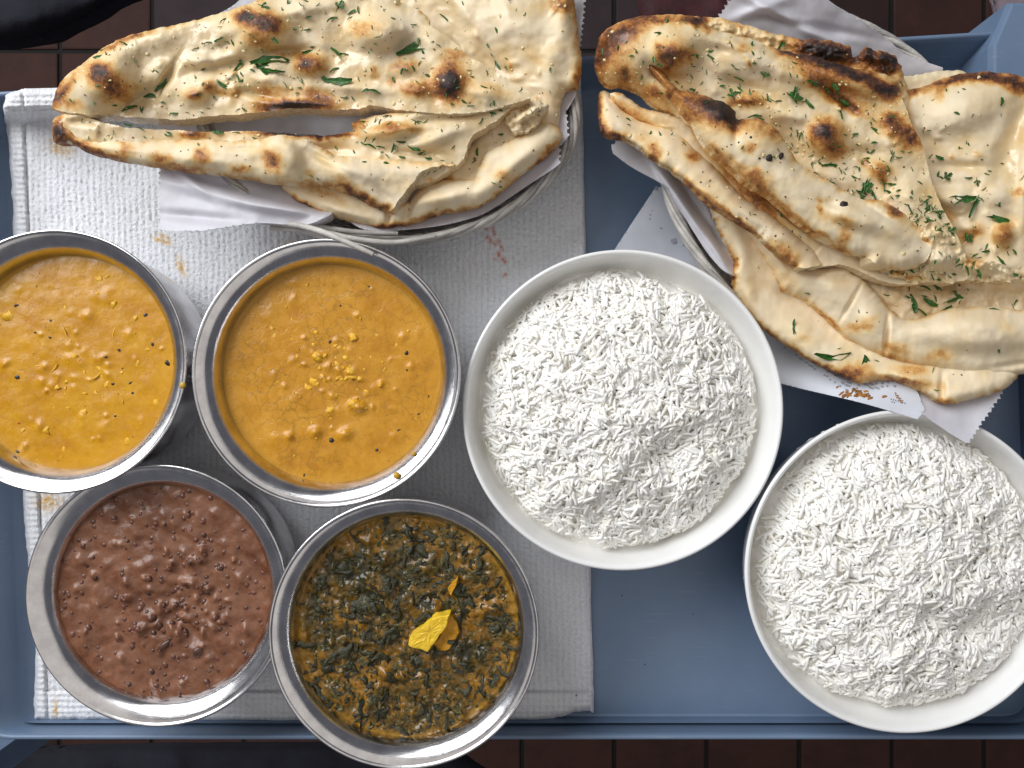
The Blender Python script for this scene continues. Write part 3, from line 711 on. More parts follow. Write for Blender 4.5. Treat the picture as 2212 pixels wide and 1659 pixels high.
# ---- papers
def paper(name, pts, z, mat, label, cat, group=None, noise=((.0011, 90, 2), (.0002, 30, 2)), seed=1, parent=None, bumps=(), extra=None):
    s = Sheet(pts, z, .0003, 4, bumps, noise, 2.9, 0.0, seed, extra=extra); s.cut[:] = True
    o = s.build(name, mat, parent)
    o.data.attributes.remove(o.data.attributes['crumb'])
    if label: tag(o, label, cat, group)
    return s, o
# ------------------------------------------------------------------ first basket: liner and naans
def liner1_x(u, v):
    r = .006 * np.exp(-blob(u, v, (520, 430, 150, 16, 14))) - .005 * np.exp(-blob(u, v, (470, 395, 110, 14, 18))) + .006 * np.exp(-blob(u, v, (620, 452, 90, 10, 8)))
    r += .004 * np.exp(-blob(u, v, (400, 380, 60, 9, 40))) + .007 * np.exp(-blob(u, v, (700, 470, 40, 10, -25))) - .004 * np.exp(-blob(u, v, (430, 470, 90, 12, 5)))
    return r
paper('paper_liner', [(341, 215, 'sl'), (341, 362, 'zs'), (341, 497, 's'), (420, 500), (480, 492), (560, 482), (650, 486), (700, 472), (727, 452, 's'), (760, 482), (800, 498), (880, 496), (960, 486), (1019, 471), (1056, 456), (1130, 407), (1193, 366), (1212, 350, 'zs'), (1214, 312, 's'), (1231, 290, 'zs'), (1226, 236, 's'), (1244, 206, 's'), (1256, 110, 'zs'), (1268, -10, 's'), (1262, -60), (900, -70), (580, -30), (497, 16), (380, 90)],
      [(341, 260, .050), (341, 480, .056), (470, 440, .060), (560, 470, .061), (600, 380, .046), (640, 300, .030), (700, 478, .055), (850, 488, .053), (1050, 445, .053), (1200, 345, .060), (1235, 240, .058), (1255, 60, .058), (850, 200, .018), (1000, 100, .024), (600, 60, .04)], M['paper'],
      'white waxed paper liner with pinked edge in the left basket, spilling onto the towel', 'paper', 'waxed basket papers', seed=3, extra=liner1_x)

nC = naan(1150, 100, .062, 'pale flat naan at the back right of the left basket, toasted at top edge')
sC = bread([(830, -60), (1000, -90), (1225, -60), (1240, 0), (1245, 32), (1251, 97), (1257, 139), (1250, 190, 's'), (1222, 194, 's'), (1210, 235, 's'), (1200, 285), (1140, 320), (1060, 300), (950, 220), (880, 120)],
    [(850, 0, .048), (1230, 0, .064), (1245, 120, .063), (1100, 40, .064), (1150, 250, .054), (1000, 110, .050), (950, 200, .044), (1080, 190, .051)], T=.011, w=24,
    bumps=((1130, 60, 70, 40, 20, .003), (1190, 140, 25, 90, 8, .003), (1215, 40, 18, 60, 0, .003), (1010, 35, 50, 14, 50, .002), (1060, 135, 60, 16, 40, -.002)),
    spots=((1215, 12, 24, 16, 20, .50), (1250, 170, 12, 26, 0, .42), (1248, 60, 6, 60, 0, .22), (1160, 130, 24, 12, 30, .12)), edge=(.22, 8), wet=.35, seed=21, parent=nC)
garnish(sC, nC, 31, 0, 26, 40, 16, big=((960, 38, 26, 40), (1053, 97, 14, 80), (1071, 134, 18, 80), (1076, 143, 16, 70), (1092, 145, 13, 60), (1093, 126, 9, 30), (1062, 118, 9, 60)))

nD = naan(1050, 400, .055, 'pale folded naan lowest in the left basket, browned crust along the wicker rim')
sD1 = bread([(960, 350), (1000, 330), (1050, 280), (1095, 245), (1130, 262), (1150, 285), (1120, 330), (1085, 372), (1050, 405), (960, 408)], [(1000, 370, .056), (1120, 270, .060)], T=.008, w=14, spots=((960, 395, 25, 14, 0, .5),), edge=(.10, 8), wet=.45, seed=22, parent=nD)
sD = bread([(1183, 264), (1200, 270), (1211, 283), (1217, 297, 's'), (1201, 318), (1185, 335), (1151, 359), (1120, 384), (1086, 412), (1040, 444), (1000, 455), (957, 460), (925, 472), (893, 482), (835, 494), (800, 490), (764, 481), (730, 472), (700, 461), (660, 444), (635, 430), (610, 395), (700, 372), (790, 420), (841, 449, 's'), (855, 440), (885, 436, 's'), (903, 415), (924, 398), (957, 388), (1022, 386, 's'), (1036, 352), (1054, 324), (1086, 307), (1119, 292), (1151, 274)],
    [(1190, 290, .062), (1100, 360, .061), (960, 430, .057), (840, 470, .054), (700, 430, .052), (640, 410, .052)], T=.012, w=26,
    bumps=((1120, 345, 80, 18, -42, .004), (960, 425, 90, 16, -12, .004), (740, 455, 60, 14, 18, .003), (880, 450, 8, 30, 10, -.004), (840, 465, 6, 22, 5, -.004), (1030, 395, 8, 18, 40, -.002)),
    spots=((1086, 378, 16, 11, 0, .28), (835, 490, 45, 7, -4, .55), (940, 466, 60, 6, -14, .42), (1060, 434, 60, 5, -38, .50), (1160, 357, 50, 5, -40, .50), (1190, 320, 22, 7, -42, .42), (650, 440, 50, 6, 25, .62), (705, 420, 40, 12, 20, .22)), edge=(.32, 8), seed=23, parent=nD)
garnish(sD1, nD, 33, 1, 12, 8, 3, big=((1030, 328, 18, 90), (1025, 342, 12, 80)))
garnish(sD, nD, 34, 0, 3, 0, 10)

nE = naan(1140, 245, .064, 'small torn buttery naan scrap wedged at the right end of the left basket')
sE = bread([(1093, 262, 'k'), (1104, 244, 'k'), (1122, 228), (1150, 212, 'k'), (1178, 220), (1186, 232), (1178, 248, 'k'), (1158, 268, 'k'), (1135, 285, 'k'), (1112, 284, 'k')], [(1100, 270, .064), (1180, 230, .068)], T=.010, w=18, noise=((.003, 26, 4),), bumps=((1140, 245, 40, 10, -30, .005),), edge=(.12, 8), wet=.4, seed=24, parent=nE, jit=6)
garnish(sE, nE, 35, 0, 6, 10, 2)

nB = naan(560, 340, .062, 'long folded naan half below the gap in the left basket, charred at its left tip')
sB1 = bread([(113, 262, 's'), (122, 252), (139, 243), (168, 242), (190, 252, 'k'), (206, 260, 'k'), (240, 268, 'k'), (274, 275, 'k'), (355, 280, 'k'), (451, 285, 'k'), (522, 284, 'k'), (600, 286, 'k'), (660, 290, 'k'), (716, 292, 'k'), (764, 282, 's'), (758, 268, 's'), (780, 257), (830, 246), (900, 236, 's'), (1000, 236), (1098, 228, 'k'), (1086, 250, 'k'), (1052, 272, 'k'), (1022, 292, 'k'), (1010, 318, 'k'), (1001, 342, 'k'), (986, 358, 'ks'), (890, 400), (700, 350), (480, 345), (300, 330), (180, 318), (130, 300)],
    [(120, 270, .060), (300, 300, .060), (600, 305, .062), (830, 290, .068), (1080, 240, .070), (980, 340, .066), (760, 300, .062)], T=.009, w=20,
    bumps=((845, 282, 55, 14, -8, .005), (700, 322, 50, 12, 0, -.003), (940, 300, 70, 14, -20, .003), (960, 255, 60, 10, -8, -.003), (415, 290, 22, 9, 0, .003), (175, 262, 30, 10, 0, -.003), (900, 330, 60, 9, 5, -.003)),
    spots=((416, 290, 24, 9, 0, .62), (645, 289, 80, 7, 1, 1.25), (845, 276, 34, 10, -10, .42), (895, 278, 22, 9, 0, .26), (125, 262, 16, 12, 0, .5), (770, 268, 24, 10, -10, .38), (690, 292, 50, 6, 0, .9)), edge=(.26, 7), wet=.45, seed=25, parent=nB, name='buttered_face')
sB2 = bread([(112, 284), (118, 262), (134, 256), (152, 268), (170, 288), (195, 300), (260, 302), (342, 302), (420, 300), (500, 304), (560, 300), (600, 292), (640, 296), (667, 305), (700, 322), (730, 336), (796, 342), (850, 345), (920, 347), (984, 352, 's'), (984, 358, 'k'), (950, 358, 'k'), (916, 367, 'k'), (900, 384, 'k'), (885, 404, 'k'), (863, 430, 'k'), (850, 452, 'ks'), (838, 455), (809, 448), (764, 424), (700, 403), (655, 402), (612, 398), (483, 380), (400, 370), (342, 361), (258, 347), (193, 332), (155, 311), (122, 309)],
    [(125, 285, .058), (300, 325, .061), (600, 345, .068), (800, 385, .066), (950, 355, .067)], T=.014, w=30,
    bumps=((620, 330, 50, 26, 60, .005), (440, 345, 60, 16, 5, .002), (760, 370, 70, 20, 10, .004), (700, 345, 50, 8, 30, -.003), (520, 320, 40, 8, 0, -.002), (835, 425, 26, 9, 40, -.002)),
    spots=((126, 288, 19, 24, 0, .86), (272, 325, 16, 13, 0, .40), (435, 338, 16, 15, 0, .52), (348, 342, 20, 10, 10, .44), (588, 348, 17, 25, -35, .56), (519, 367, 20, 8, 5, .38), (180, 318, 34, 12, 25, .52), (230, 338, 30, 8, 15, .45), (771, 422, 40, 11, 38, .66), (824, 446, 18, 9, 20, .55), (400, 364, 50, 6, 6, .34), (668, 378, 12, 10, 0, .18), (700, 398, 60, 5, 3, .3)), edge=(.34, 9), seed=26, parent=nB, name='folded_crust')
garnish(sB1, nB, 36, 4, 60, 45, 16, big=((178, 258, 14, 100), (277, 271, 18, 10), (303, 277, 15, 20), (365, 287, 14, 30), (470, 287, 26, 5), (510, 286, 18, 0), (552, 300, 16, 15), (792, 298, 20, -60), (810, 300, 20, -40), (838, 268, 15, -40), (785, 311, 16, 30), (800, 314, 26, 20), (822, 317, 20, 10), (852, 318, 26, -70), (872, 307, 30, -10), (893, 321, 30, 25), (907, 333, 20, -20), (905, 262, 14, 0), (972, 246, 18, 60), (837, 250, 20, -10), (1040, 262, 18, -60), (1065, 245, 14, 10), (1080, 238, 12, 30), (785, 263, 20, 5), (868, 340, 14, 10), (925, 343, 16, 5), (725, 318, 10, 60)))
garnish(sB2, nB, 37, 0, 7, 0, 22, big=((787, 350, 10, 0), (860, 361, 9, 40)))

nA = naan(620, 140, .072, 'big triangular garlic naan on top of the left basket, black blister near its point')
sA = bread([(113, 234, 's'), (116, 212), (122, 193), (139, 168), (180, 135), (226, 103), (267, 81), (322, 66), (387, 52), (451, 35), (503, 19), (564, -2), (650, -30), (760, -44), (840, -20), (861, -4), (872, 12), (893, 17), (912, 26), (929, 42, 'sk'), (926, 52, 'k'), (961, 76, 'k'), (990, 99, 'k'), (1006, 116, 'k'), (1054, 146, 'k'), (1106, 178, 'k'), (1144, 200, 'ks'), (1147, 210, 'ks'), (1112, 223, 'k'), (1054, 239, 'k'), (990, 246, 'k'), (925, 243, 'k'), (861, 237, 'k'), (803, 227, 'k'), (780, 234, 'k'), (713, 237, 'k'), (645, 233, 'k'), (596, 238, 'k'), (548, 244, 'k'), (451, 251, 'k'), (387, 259, 'k'), (342, 256, 'k'), (226, 249, 'k'), (161, 246, 'k'), (129, 240, 'k')],
    [(120, 215, .062), (250, 160, .071), (400, 200, .066), (450, 60, .071), (620, 0, .074), (600, 150, .070), (640, 225, .066), (850, 120, .072), (900, 30, .072), (960, 235, .072), (1130, 208, .074), (300, 245, .062)], T=.010, w=26, jit=2.6,
    noise=((.0016, 80, 2), (.00035, 26, 3)),
    bumps=((224, 178, 62, 50, -30, .010), (300, 215, 60, 20, -30, -.004), (340, 120, 80, 26, -25, -.003), (562, 62, 70, 50, 10, .009), (490, 95, 40, 16, -30, -.003), (815, 68, 60, 38, -8, .009), (930, 92, 60, 22, 25, .003), (668, 140, 34, 24, 8, .005), (970, 178, 34, 32, 60, .005), (903, 193, 34, 18, 5, .003), (875, 146, 36, 16, -10, .003), (419, 204, 26, 18, 0, .004), (452, 185, 22, 14, 0, .003), (560, 205, 60, 10, 15, -.003), (500, 140, 90, 14, -12, -.004), (740, 110, 40, 40, 0, -.003), (770, 190, 80, 14, 5, .003), (620, 110, 50, 10, 0, -.003), (430, 130, 20, 14, 0, .003), (1050, 200, 50, 18, 12, .003), (660, 20, 60, 16, -10, .004), (640, 222, 70, 9, 3, .003), (360, 170, 10, 50, 30, -.004), (420, 40, 60, 8, -20, .003), (505, 190, 20, 12, 0, .003), (575, 172, 26, 14, 0, .0025)),
    spots=((214, 157, 22, 19, 20, .72), (236, 182, 34, 28, 40, .46), (250, 200, 24, 18, 0, .36), (560, 44, 44, 22, 8, .66), (530, 36, 16, 10, 0, .8), (585, 56, 24, 14, 0, .5), (560, 92, 34, 16, 10, .36), (420, 206, 17, 11, 0, .62), (452, 186, 14, 9, 10, .52), (478, 200, 12, 8, 0, .3), (510, 202, 12, 9, 0, .32), (671, 138, 32, 21, 8, .52), (660, 136, 12, 9, 0, .74), (783, 62, 34, 20, 0, .28), (872, 143, 30, 10, -8, .40), (970, 184, 31, 33, 0, .62), (971, 180, 22, 26, -20, 1.1), (973, 136, 18, 14, 0, .34), (903, 194, 36, 15, 5, .50), (640, 227, 58, 10, 2, 1.1), (690, 210, 36, 14, 20, .52), (600, 232, 50, 14, -6, .55), (988, 116, 26, 8, 10, .30), (849, 178, 16, 9, 0, .3), (1068, 196, 40, 12, 20, .16), (127, 205, 12, 30, 25, .50), (150, 180, 10, 34, 35, .36), (150, 225, 30, 10, 20, .30), (290, 78, 20, 6, -14, .55), (245, 96, 26, 5, -32, .40), (600, 198, 30, 10, 0, .22), (570, 196, 14, 9, 0, .28)),
    edge=(.30, 9), wet=.42, seed=27, parent=nA)
BIGA = ((271, 95, 26, 28), (211, 124, 20, -10), (221, 108, 14, -25), (358, 176, 60, -38), (322, 206, 26, -3), (279, 232, 34, -25), (246, 228, 15, 10), (304, 238, 16, 70), (376, 246, 18, 0), (405, 243, 10, 10), (434, 242, 12, 5), (450, 234, 9, 0), (480, 184, 32, 35), (510, 150, 38, -55), (513, 165, 20, 60), (519, 130, 18, 80), (583, 128, 80, -3), (567, 148, 36, 40), (590, 154, 50, 8), (575, 138, 22, 0), (505, 97, 22, 50), (448, 92, 18, -20), (474, 85, 26, -25), (484, 42, 20, -30), (590, 84, 28, 35), (666, 64, 20, -30), (668, 113, 30, 5), (721, 108, 36, 35), (740, 116, 26, 5), (755, 39, 14, -40), (716, 40, 24, -25), (759, 26, 20, -30), (666, 38, 14, -10), (623, 6, 20, 80), (664, 3, 18, 20), (895, 104, 76, -12), (815, 80, 14, -20), (702, 172, 26, 35), (735, 177, 50, 3), (788, 195, 16, -30), (808, 196, 28, 12), (849, 171, 13, 80), (906, 136, 13, -60), (933, 147, 8, -20), (721, 150, 22, -30), (1046, 188, 18, 20), (1126, 194, 14, -60), (1020, 166, 9, 10), (975, 225, 12, 5), (1021, 228, 10, 0), (744, 212, 18, 0), (762, 212, 10, 60), (418, 108, 9, 0), (520, 92, 10, 30), (521, 160, 12, 60), (617, 183, 14, 60), (707, 176, 18, 50), (653, 175, 14, 70), (560, 178, 9, -30), (617, 134, 10, 0), (849, 40, 10, 20))
garnish(sA, nA, 38, 3, 110, 130, 90, big=BIGA, frond=((733, 14, 26, -60), (569, 14, 24, 20), (541, 38, 12, -30)))

# ------------------------------------------------------------------ second basket: printed sheet, liner and naans
ps, po = paper('printed_sheet', [(1413, 409, 's'), (1329, 537), (1300, 590), (1440, 700), (1600, 795), (1690, 829), (1860, 870), (1982, 906, 's'), (1998, 885, 's'), (1960, 800), (1850, 600), (1600, 470), (1425, 404, 's')],
    [(1413, 409, .022), (1329, 537, .012), (1450, 560, .012), (1600, 700, .018), (1690, 800, .034), (1860, 850, .060), (1985, 895, .0675), (1800, 620, .02)], M['sheet'],
    'thin bluish printed paper sheet with turmeric smear, lying under the right bread basket', 'paper', noise=((.001, 120, 2),), seed=6)
def on(sh, u, v, dz): 
    a = np.array([float(u)]); b = np.array([float(v)]); z = sh.top(a, b) + dz; return sh.map(a, b, z)[0]
dash = bpy.data.meshes.new('print_mark'); dash.from_pydata([(-1, -.5, 0), (1, -.5, 0), (1, .5, 0), (-1, .5, 0)], [], [(0, 1, 2, 3)]); dash.materials.append(M['ink']); dash.update()
rr = random.Random(9); items = []; kk = (H - .05) / F
for row in range(9):
    for c in range(13):
        if rr.random() < .22: continue
        u = 1694 + row * 13 + c * 11 + rr.uniform(-2, 2); v = 752 + c * 7.4 - row * 3 + rr.uniform(-1, 1) + row * 2
        for q in range(rr.randint(2, 5)):
            if ps.inside(np.array([u + q * 2.2]), np.array([v + q * .8]))[0]: items.append((dash, on(ps, u + q * 2.2, v + q * .8, .0003), (.55 * kk, 5.5 * kk * rr.uniform(.6, 1), 1), (0, 0, -.35)))
for q in range(9):
    u = 1925 + (q % 7) * 5 + (q // 7) * 2; v = 862 + (q // 7) * 6 + (q % 7) * 1.5
    items.append((dash, on(ps, u, v, .0003), (1.1 * kk, 3.2 * kk, 1), (0, 0, -.3)))
join_inst('print_marks', items, M['ink'], po)
items = []
for q in range(34):
    u = rr.gauss(1846, 20); v = 851 + (u - 1850) * .18 + rr.gauss(0, 5)
    items.append((LF[q % 3], on(ps, u, v, .0001), (rr.uniform(2, 8) * kk, rr.uniform(2, 5) * kk, .4 * kk), (0, 0, rr.uniform(-.3, .6))))
for q in range(10): items.append((LF[q % 3], on(ps, 1935 + q * 1.6, 850 + q * 1.8 + (q % 3) * 3, .0001), (3 * kk, 1.5 * kk, .4 * kk), (0, 0, -.8)))
o = join_inst('turmeric_smear', items, M['stainp'], po)
grease = mat_simple('grease_spot', (.36, .38, .45), .25)
for (u, v, r) in ((1455, 519, 8), (1478, 529, 4), (1497, 545, 9), (1428, 493, 2.5), (1405, 464, 2.2), (1404, 473, 2.2), (1409, 455, 1.6), (1516, 563, 5), (1418, 407, 5)):
    items = []; c = on(ps, u, v, .0002); n = 14; me = bpy.data.meshes.new('grease_spot'); me.from_pydata([(math.cos(6.2832 * i / n) * r * kk * rr.uniform(.85, 1.1), math.sin(6.2832 * i / n) * r * kk * rr.uniform(.85, 1.1), 0) for i in range(n)], [], [tuple(range(n))]); me.materials.append(grease)
    g = link('grease_spot', me, po); g.location = c

def liner2_x(u, v):
    r = .006 * np.exp(-blob(u, v, (1480, 450, 120, 9, 55))) - .007 * np.exp(-blob(u, v, (1505, 445, 110, 10, 58))) + .005 * np.exp(-blob(u, v, (1545, 530, 60, 10, 62)))
    r += .004 * np.exp(-blob(u, v, (1700, 40, 120, 12, 28))) - .003 * np.exp(-blob(u, v, (1760, 60, 90, 10, 10))) + .003 * np.exp(-blob(u, v, (1640, 20, 60, 12, -20)))
    return r
paper('paper_liner', [(1321, 320, 'zs'), (1348, 300, 's'), (1450, 200), (1530, 100), (1557, 40, 'zs'), (1588, -8, 's'), (1600, -60), (1730, -60), (1790, 0), (1837, 30), (1886, 62), (1922, 88), (1942, 108), (1960, 118), (1998, 133), (2037, 146, 's'), (2036, 158, 's'), (2120, 260), (2160, 500), (2080, 660), (1900, 700), (1720, 650), (1590, 598, 's'), (1557, 579), (1522, 537), (1487, 480), (1463, 441), (1448, 416), (1438, 401), (1363, 360), (1324, 331, 's')],
      [(1325, 320, .050), (1400, 350, .050), (1450, 390, .050), (1520, 500, .050), (1580, 580, .050), (1560, 480, .032), (1700, 400, .02), (1600, 10, .062), (1750, 10, .066), (1900, 80, .058), (2030, 150, .054), (1960, 300, .03), (2060, 560, .035), (1800, 640, .03)], M['paper'],
      'white waxed paper liner with pinked corner in the right basket, standing behind the charred naan', 'paper', 'waxed basket papers', seed=4, extra=liner2_x)
paper('paper_corner', [(2164, 842, 'zs'), (2086, 957, 's'), (2040, 928), (1991, 894, 's'), (1965, 850), (2040, 790), (2170, 780)],
      [(2164, 845, .066), (2086, 957, .0715), (1991, 894, .0685), (2050, 800, .052)], M['paper'],
      'pinked white paper corner hanging over the rim of the lower rice bowl', 'paper', 'waxed basket papers', seed=5)

nK = naan(1800, 760, .046, 'lowest pale naan of the right basket beside the rice bowl, brown along its crust')
sK = bread([(1530, 432), (1537, 451), (1545, 475), (1552, 497), (1574, 537), (1584, 560), (1582, 578), (1581, 599), (1589, 632), (1611, 669), (1636, 698), (1663, 721), (1700, 746), (1763, 786), (1812, 813), (1860, 828), (1905, 822), (1950, 830), (2000, 852), (2040, 874), (2100, 862), (2160, 845), (2200, 812), (2190, 770), (2000, 700), (1850, 600), (1700, 500), (1600, 440)],
    [(1550, 460, .046), (1585, 590, .046), (1640, 660, .046), (1760, 760, .052), (1850, 815, .058), (2040, 860, .066), (2180, 820, .066), (1800, 600, .040), (1650, 560, .044)], T=.011, w=24,
    bumps=((1610, 600, 20, 60, -20, .003), (1740, 720, 80, 24, 33, .004), (1585, 590, 12, 16, 0, .003), (1960, 815, 60, 12, 10, .003), (2035, 840, 7, 26, 0, -.004), (1600, 520, 14, 50, -20, .002), (1700, 640, 30, 10, 30, -.003)),
    spots=((1585, 572, 9, 12, 20, .42), (1584, 600, 6, 24, 0, .45), (1640, 706, 40, 7, 38, .38), (1730, 770, 60, 8, 32, .56), (1838, 808, 34, 18, -8, .52), (1800, 806, 40, 8, 25, .66), (1810, 690, 16, 8, 0, .10), (1737, 733, 20, 12, 0, .14), (1950, 824, 60, 8, 8, .42), (2038, 868, 22, 8, 0, .38), (1975, 800, 30, 10, 0, .22)), edge=(.34, 7), seed=41, parent=nK)
garnish(sK, nK, 51, 0, 8, 3, 14, big=((1714, 705, 34, 95), (1717, 716, 14, 60), (1800, 773, 84, -2), (1868, 783, 34, 95), (1873, 776, 16, 60), (2015, 799, 14, -70)))

nJ = naan(1980, 730, .054, 'wide pale folded naan in the right basket, smooth front fold facing the lower rice bowl')
sM = bread([(1800, 545), (1900, 560), (2050, 570), (2180, 575), (2320, 560), (2320, 720), (2100, 720), (1950, 720), (1880, 640)], [(1850, 590, .050), (2050, 620, .052), (2250, 620, .058), (1960, 700, .052)], T=.008, w=10, noise=((.002, 60, 3), (.0008, 20, 3)),
    bumps=((2180, 600, 60, 24, 0, .008), (2040, 640, 60, 20, 0, .002)), spots=((1930, 600, 40, 16, 10, .3),), edge=(.1, 6), wet=.5, seed=42, parent=nJ, name='buttered_face')
sJ = bread([(1600, 470), (1640, 500), (1738, 572), (1822, 573), (1847, 590), (1869, 606), (1896, 636), (1921, 665), (1950, 688, ''), (1986, 688), (2010, 680), (2048, 667), (2085, 663), (2134, 662), (2212, 671), (2310, 690), (2320, 790), (2212, 808), (2134, 811), (2035, 798), (1961, 786), (1911, 773), (1874, 756), (1817, 724), (1760, 666), (1740, 648), (1723, 641, 's'), (1706, 634), (1691, 632, 's'), (1676, 604), (1661, 574), (1636, 537), (1612, 500)],
    [(1620, 500, .048), (1700, 600, .051), (1800, 640, .054), (1850, 720, .056), (1940, 740, .060), (2060, 720, .063), (2250, 740, .066)], T=.014, w=34,
    bumps=((2120, 720, 130, 40, 2, .007), (1800, 625, 70, 26, 45, .004), (1880, 690, 50, 26, 55, .004), (1840, 650, 4, 44, 30, -.003), (1915, 730, 5, 60, 5, -.0045), (1820, 600, 36, 10, 5, -.003), (1680, 560, 30, 16, 55, .002), (2180, 790, 60, 8, -8, -.002)),
    spots=((1862, 706, 25, 12, -8, .27), (1840, 705, 10, 8, 0, .12), (2025, 768, 26, 11, -10, .24), (1934, 752, 26, 12, 15, .28), (1925, 770, 30, 7, 20, .34), (1700, 600, 16, 34, -35, .10), (1690, 628, 8, 5, 0, .3), (1790, 690, 36, 5, 42, .34), (1880, 690, 16, 8, 0, .1)), edge=(.26, 6), seed=43, parent=nJ, name='folded_crust')
garnish(sM, nJ, 52, 6, 40, 30, 8, big=((1975, 655, 44, 75), (1970, 648, 34, 40), (1990, 672, 30, 35), (2010, 655, 34, 30), (2000, 640, 22, 0), (2060, 648, 30, -25), (2045, 668, 26, -30), (2045, 600, 36, 30), (2025, 620, 30, 50), (2000, 620, 24, 20), (1960, 600, 26, -10), (1950, 612, 20, -30), (1920, 600, 24, 60), (2070, 640, 22, 30), (1933, 606, 22, 70)))
garnish(sJ, nJ, 53, 0, 4, 0, 8, big=((2150, 668, 24, 15),))

nN = naan(2100, 350, .060, 'large puffed naan at the right edge of the photo, dark brown crust along its top')
sN0 = bread([(1945, 172), (1980, 162), (2035, 153), (2080, 154), (2100, 180), (2080, 240), (1960, 240)], [(2000, 180, .056)], T=.009, w=14, edge=(.06, 6), seed=44, parent=nN, name='lower_layer')
sN = bread([(1955, 196), (1966, 190), (1998, 184), (2030, 171), (2073, 160), (2122, 155), (2172, 158), (2212, 166), (2320, 190), (2330, 400), (2320, 610), (2212, 612), (2150, 600), (2085, 575), (2040, 500), (2000, 420), (1960, 300)],
    [(1970, 210, .058), (2100, 180, .063), (2250, 220, .066), (2100, 350, .066), (2020, 420, .056), (2250, 450, .068), (2120, 560, .062), (2212, 600, .064)], T=.012, w=26,
    bumps=((2080, 240, 90, 40, -20, .006), (2185, 300, 24, 90, 20, -.005), (2080, 360, 60, 12, 0, -.003), (2060, 430, 40, 22, 10, .005), (2092, 490, 30, 14, 0, .003), (2168, 508, 22, 24, 0, .006), (2060, 510, 20, 40, 0, -.003), (2150, 420, 40, 30, 0, .004), (2215, 400, 16, 120, 5, .004), (2160, 575, 40, 14, 0, .003)),
    spots=((2052, 174, 56, 10, -14, .66), (2120, 164, 44, 11, 2, .74), (2186, 176, 44, 13, 12, .70), (2230, 200, 40, 14, 20, .6), (1975, 196, 16, 10, -10, .56), (2028, 200, 12, 14, 20, .30), (2094, 506, 22, 12, -20, .40), (2168, 508, 17, 26, 5, .46), (2046, 468, 12, 22, -25, .36), (2105, 568, 22, 9, 5, .36), (2200, 415, 14, 9, 0, .30), (2100, 300, 20, 8, 0, .06)), edge=(.34, 9), wet=.28, seed=45, parent=nN)
garnish(sN, nN, 54, 4, 60, 30, 30, big=((2010, 337, 14, -40), (2030, 342, 22, 20), (2086, 430, 44, 0), (2106, 440, 62, -60), (2072, 436, 26, -30), (2060, 424, 20, -10), (2145, 470, 30, 10), (2160, 476, 36, 20), (2154, 443, 12, 0), (2130, 532, 26, -60), (2106, 551, 20, -30), (2136, 542, 34, -25), (2168, 570, 40, 60), (2160, 592, 20, 10), (2045, 570, 16, 0), (2092, 592, 14, 20), (2092, 385, 16, 0), (2132, 376, 12, 20), (2120, 345, 9, 0)), frond=((2044, 382, 26, -30), (2110, 392, 18, 80), (2090, 515, 30, -40)))

nP = naan(1750, 90, .064, 'yellowish naan behind the top naan of the right basket, torn end burnt black')
sP = bread([(1490, 45), (1505, 37), (1557, 41), (1631, 60), (1690, 76), (1738, 86), (1762, 86), (1792, 87), (1815, 95), (1842, 103, 's'), (1840, 122), (1856, 120, 's'), (1869, 102, 's'), (1885, 104), (1897, 118, 's'), (1900, 108, 's'), (1936, 121, 's'), (1948, 144, 's'), (1954, 170), (1965, 240), (1900, 260), (1700, 200), (1560, 120)],
    [(1520, 60, .064), (1650, 90, .064), (1800, 120, .066), (1940, 160, .066), (1800, 220, .056)], T=.009, w=16, noise=((.0022, 40, 4), (.0012, 14, 3)), bumps=((1790, 112, 50, 16, 8, .004), (1850, 118, 8, 20, 0, -.004), (1905, 125, 20, 10, 0, .004)),
    spots=((1790, 112, 56, 22, 8, 1.12), (1745, 100, 20, 16, 0, .7), (1850, 125, 14, 12, 0, .45), (1880, 118, 14, 20, 0, .95), (1920, 128, 24, 16, 10, 1.0), (1912, 148, 30, 14, 0, .7), (1505, 42, 20, 6, 0, .8), (1640, 62, 80, 4, 12, .24)), edge=(.26, 7), wet=.1, seed=46, parent=nP, jit=4, base=.10)
garnish(sP, nP, 55, 0, 6, 6, 10, big=((1690, 94, 30, -60),))

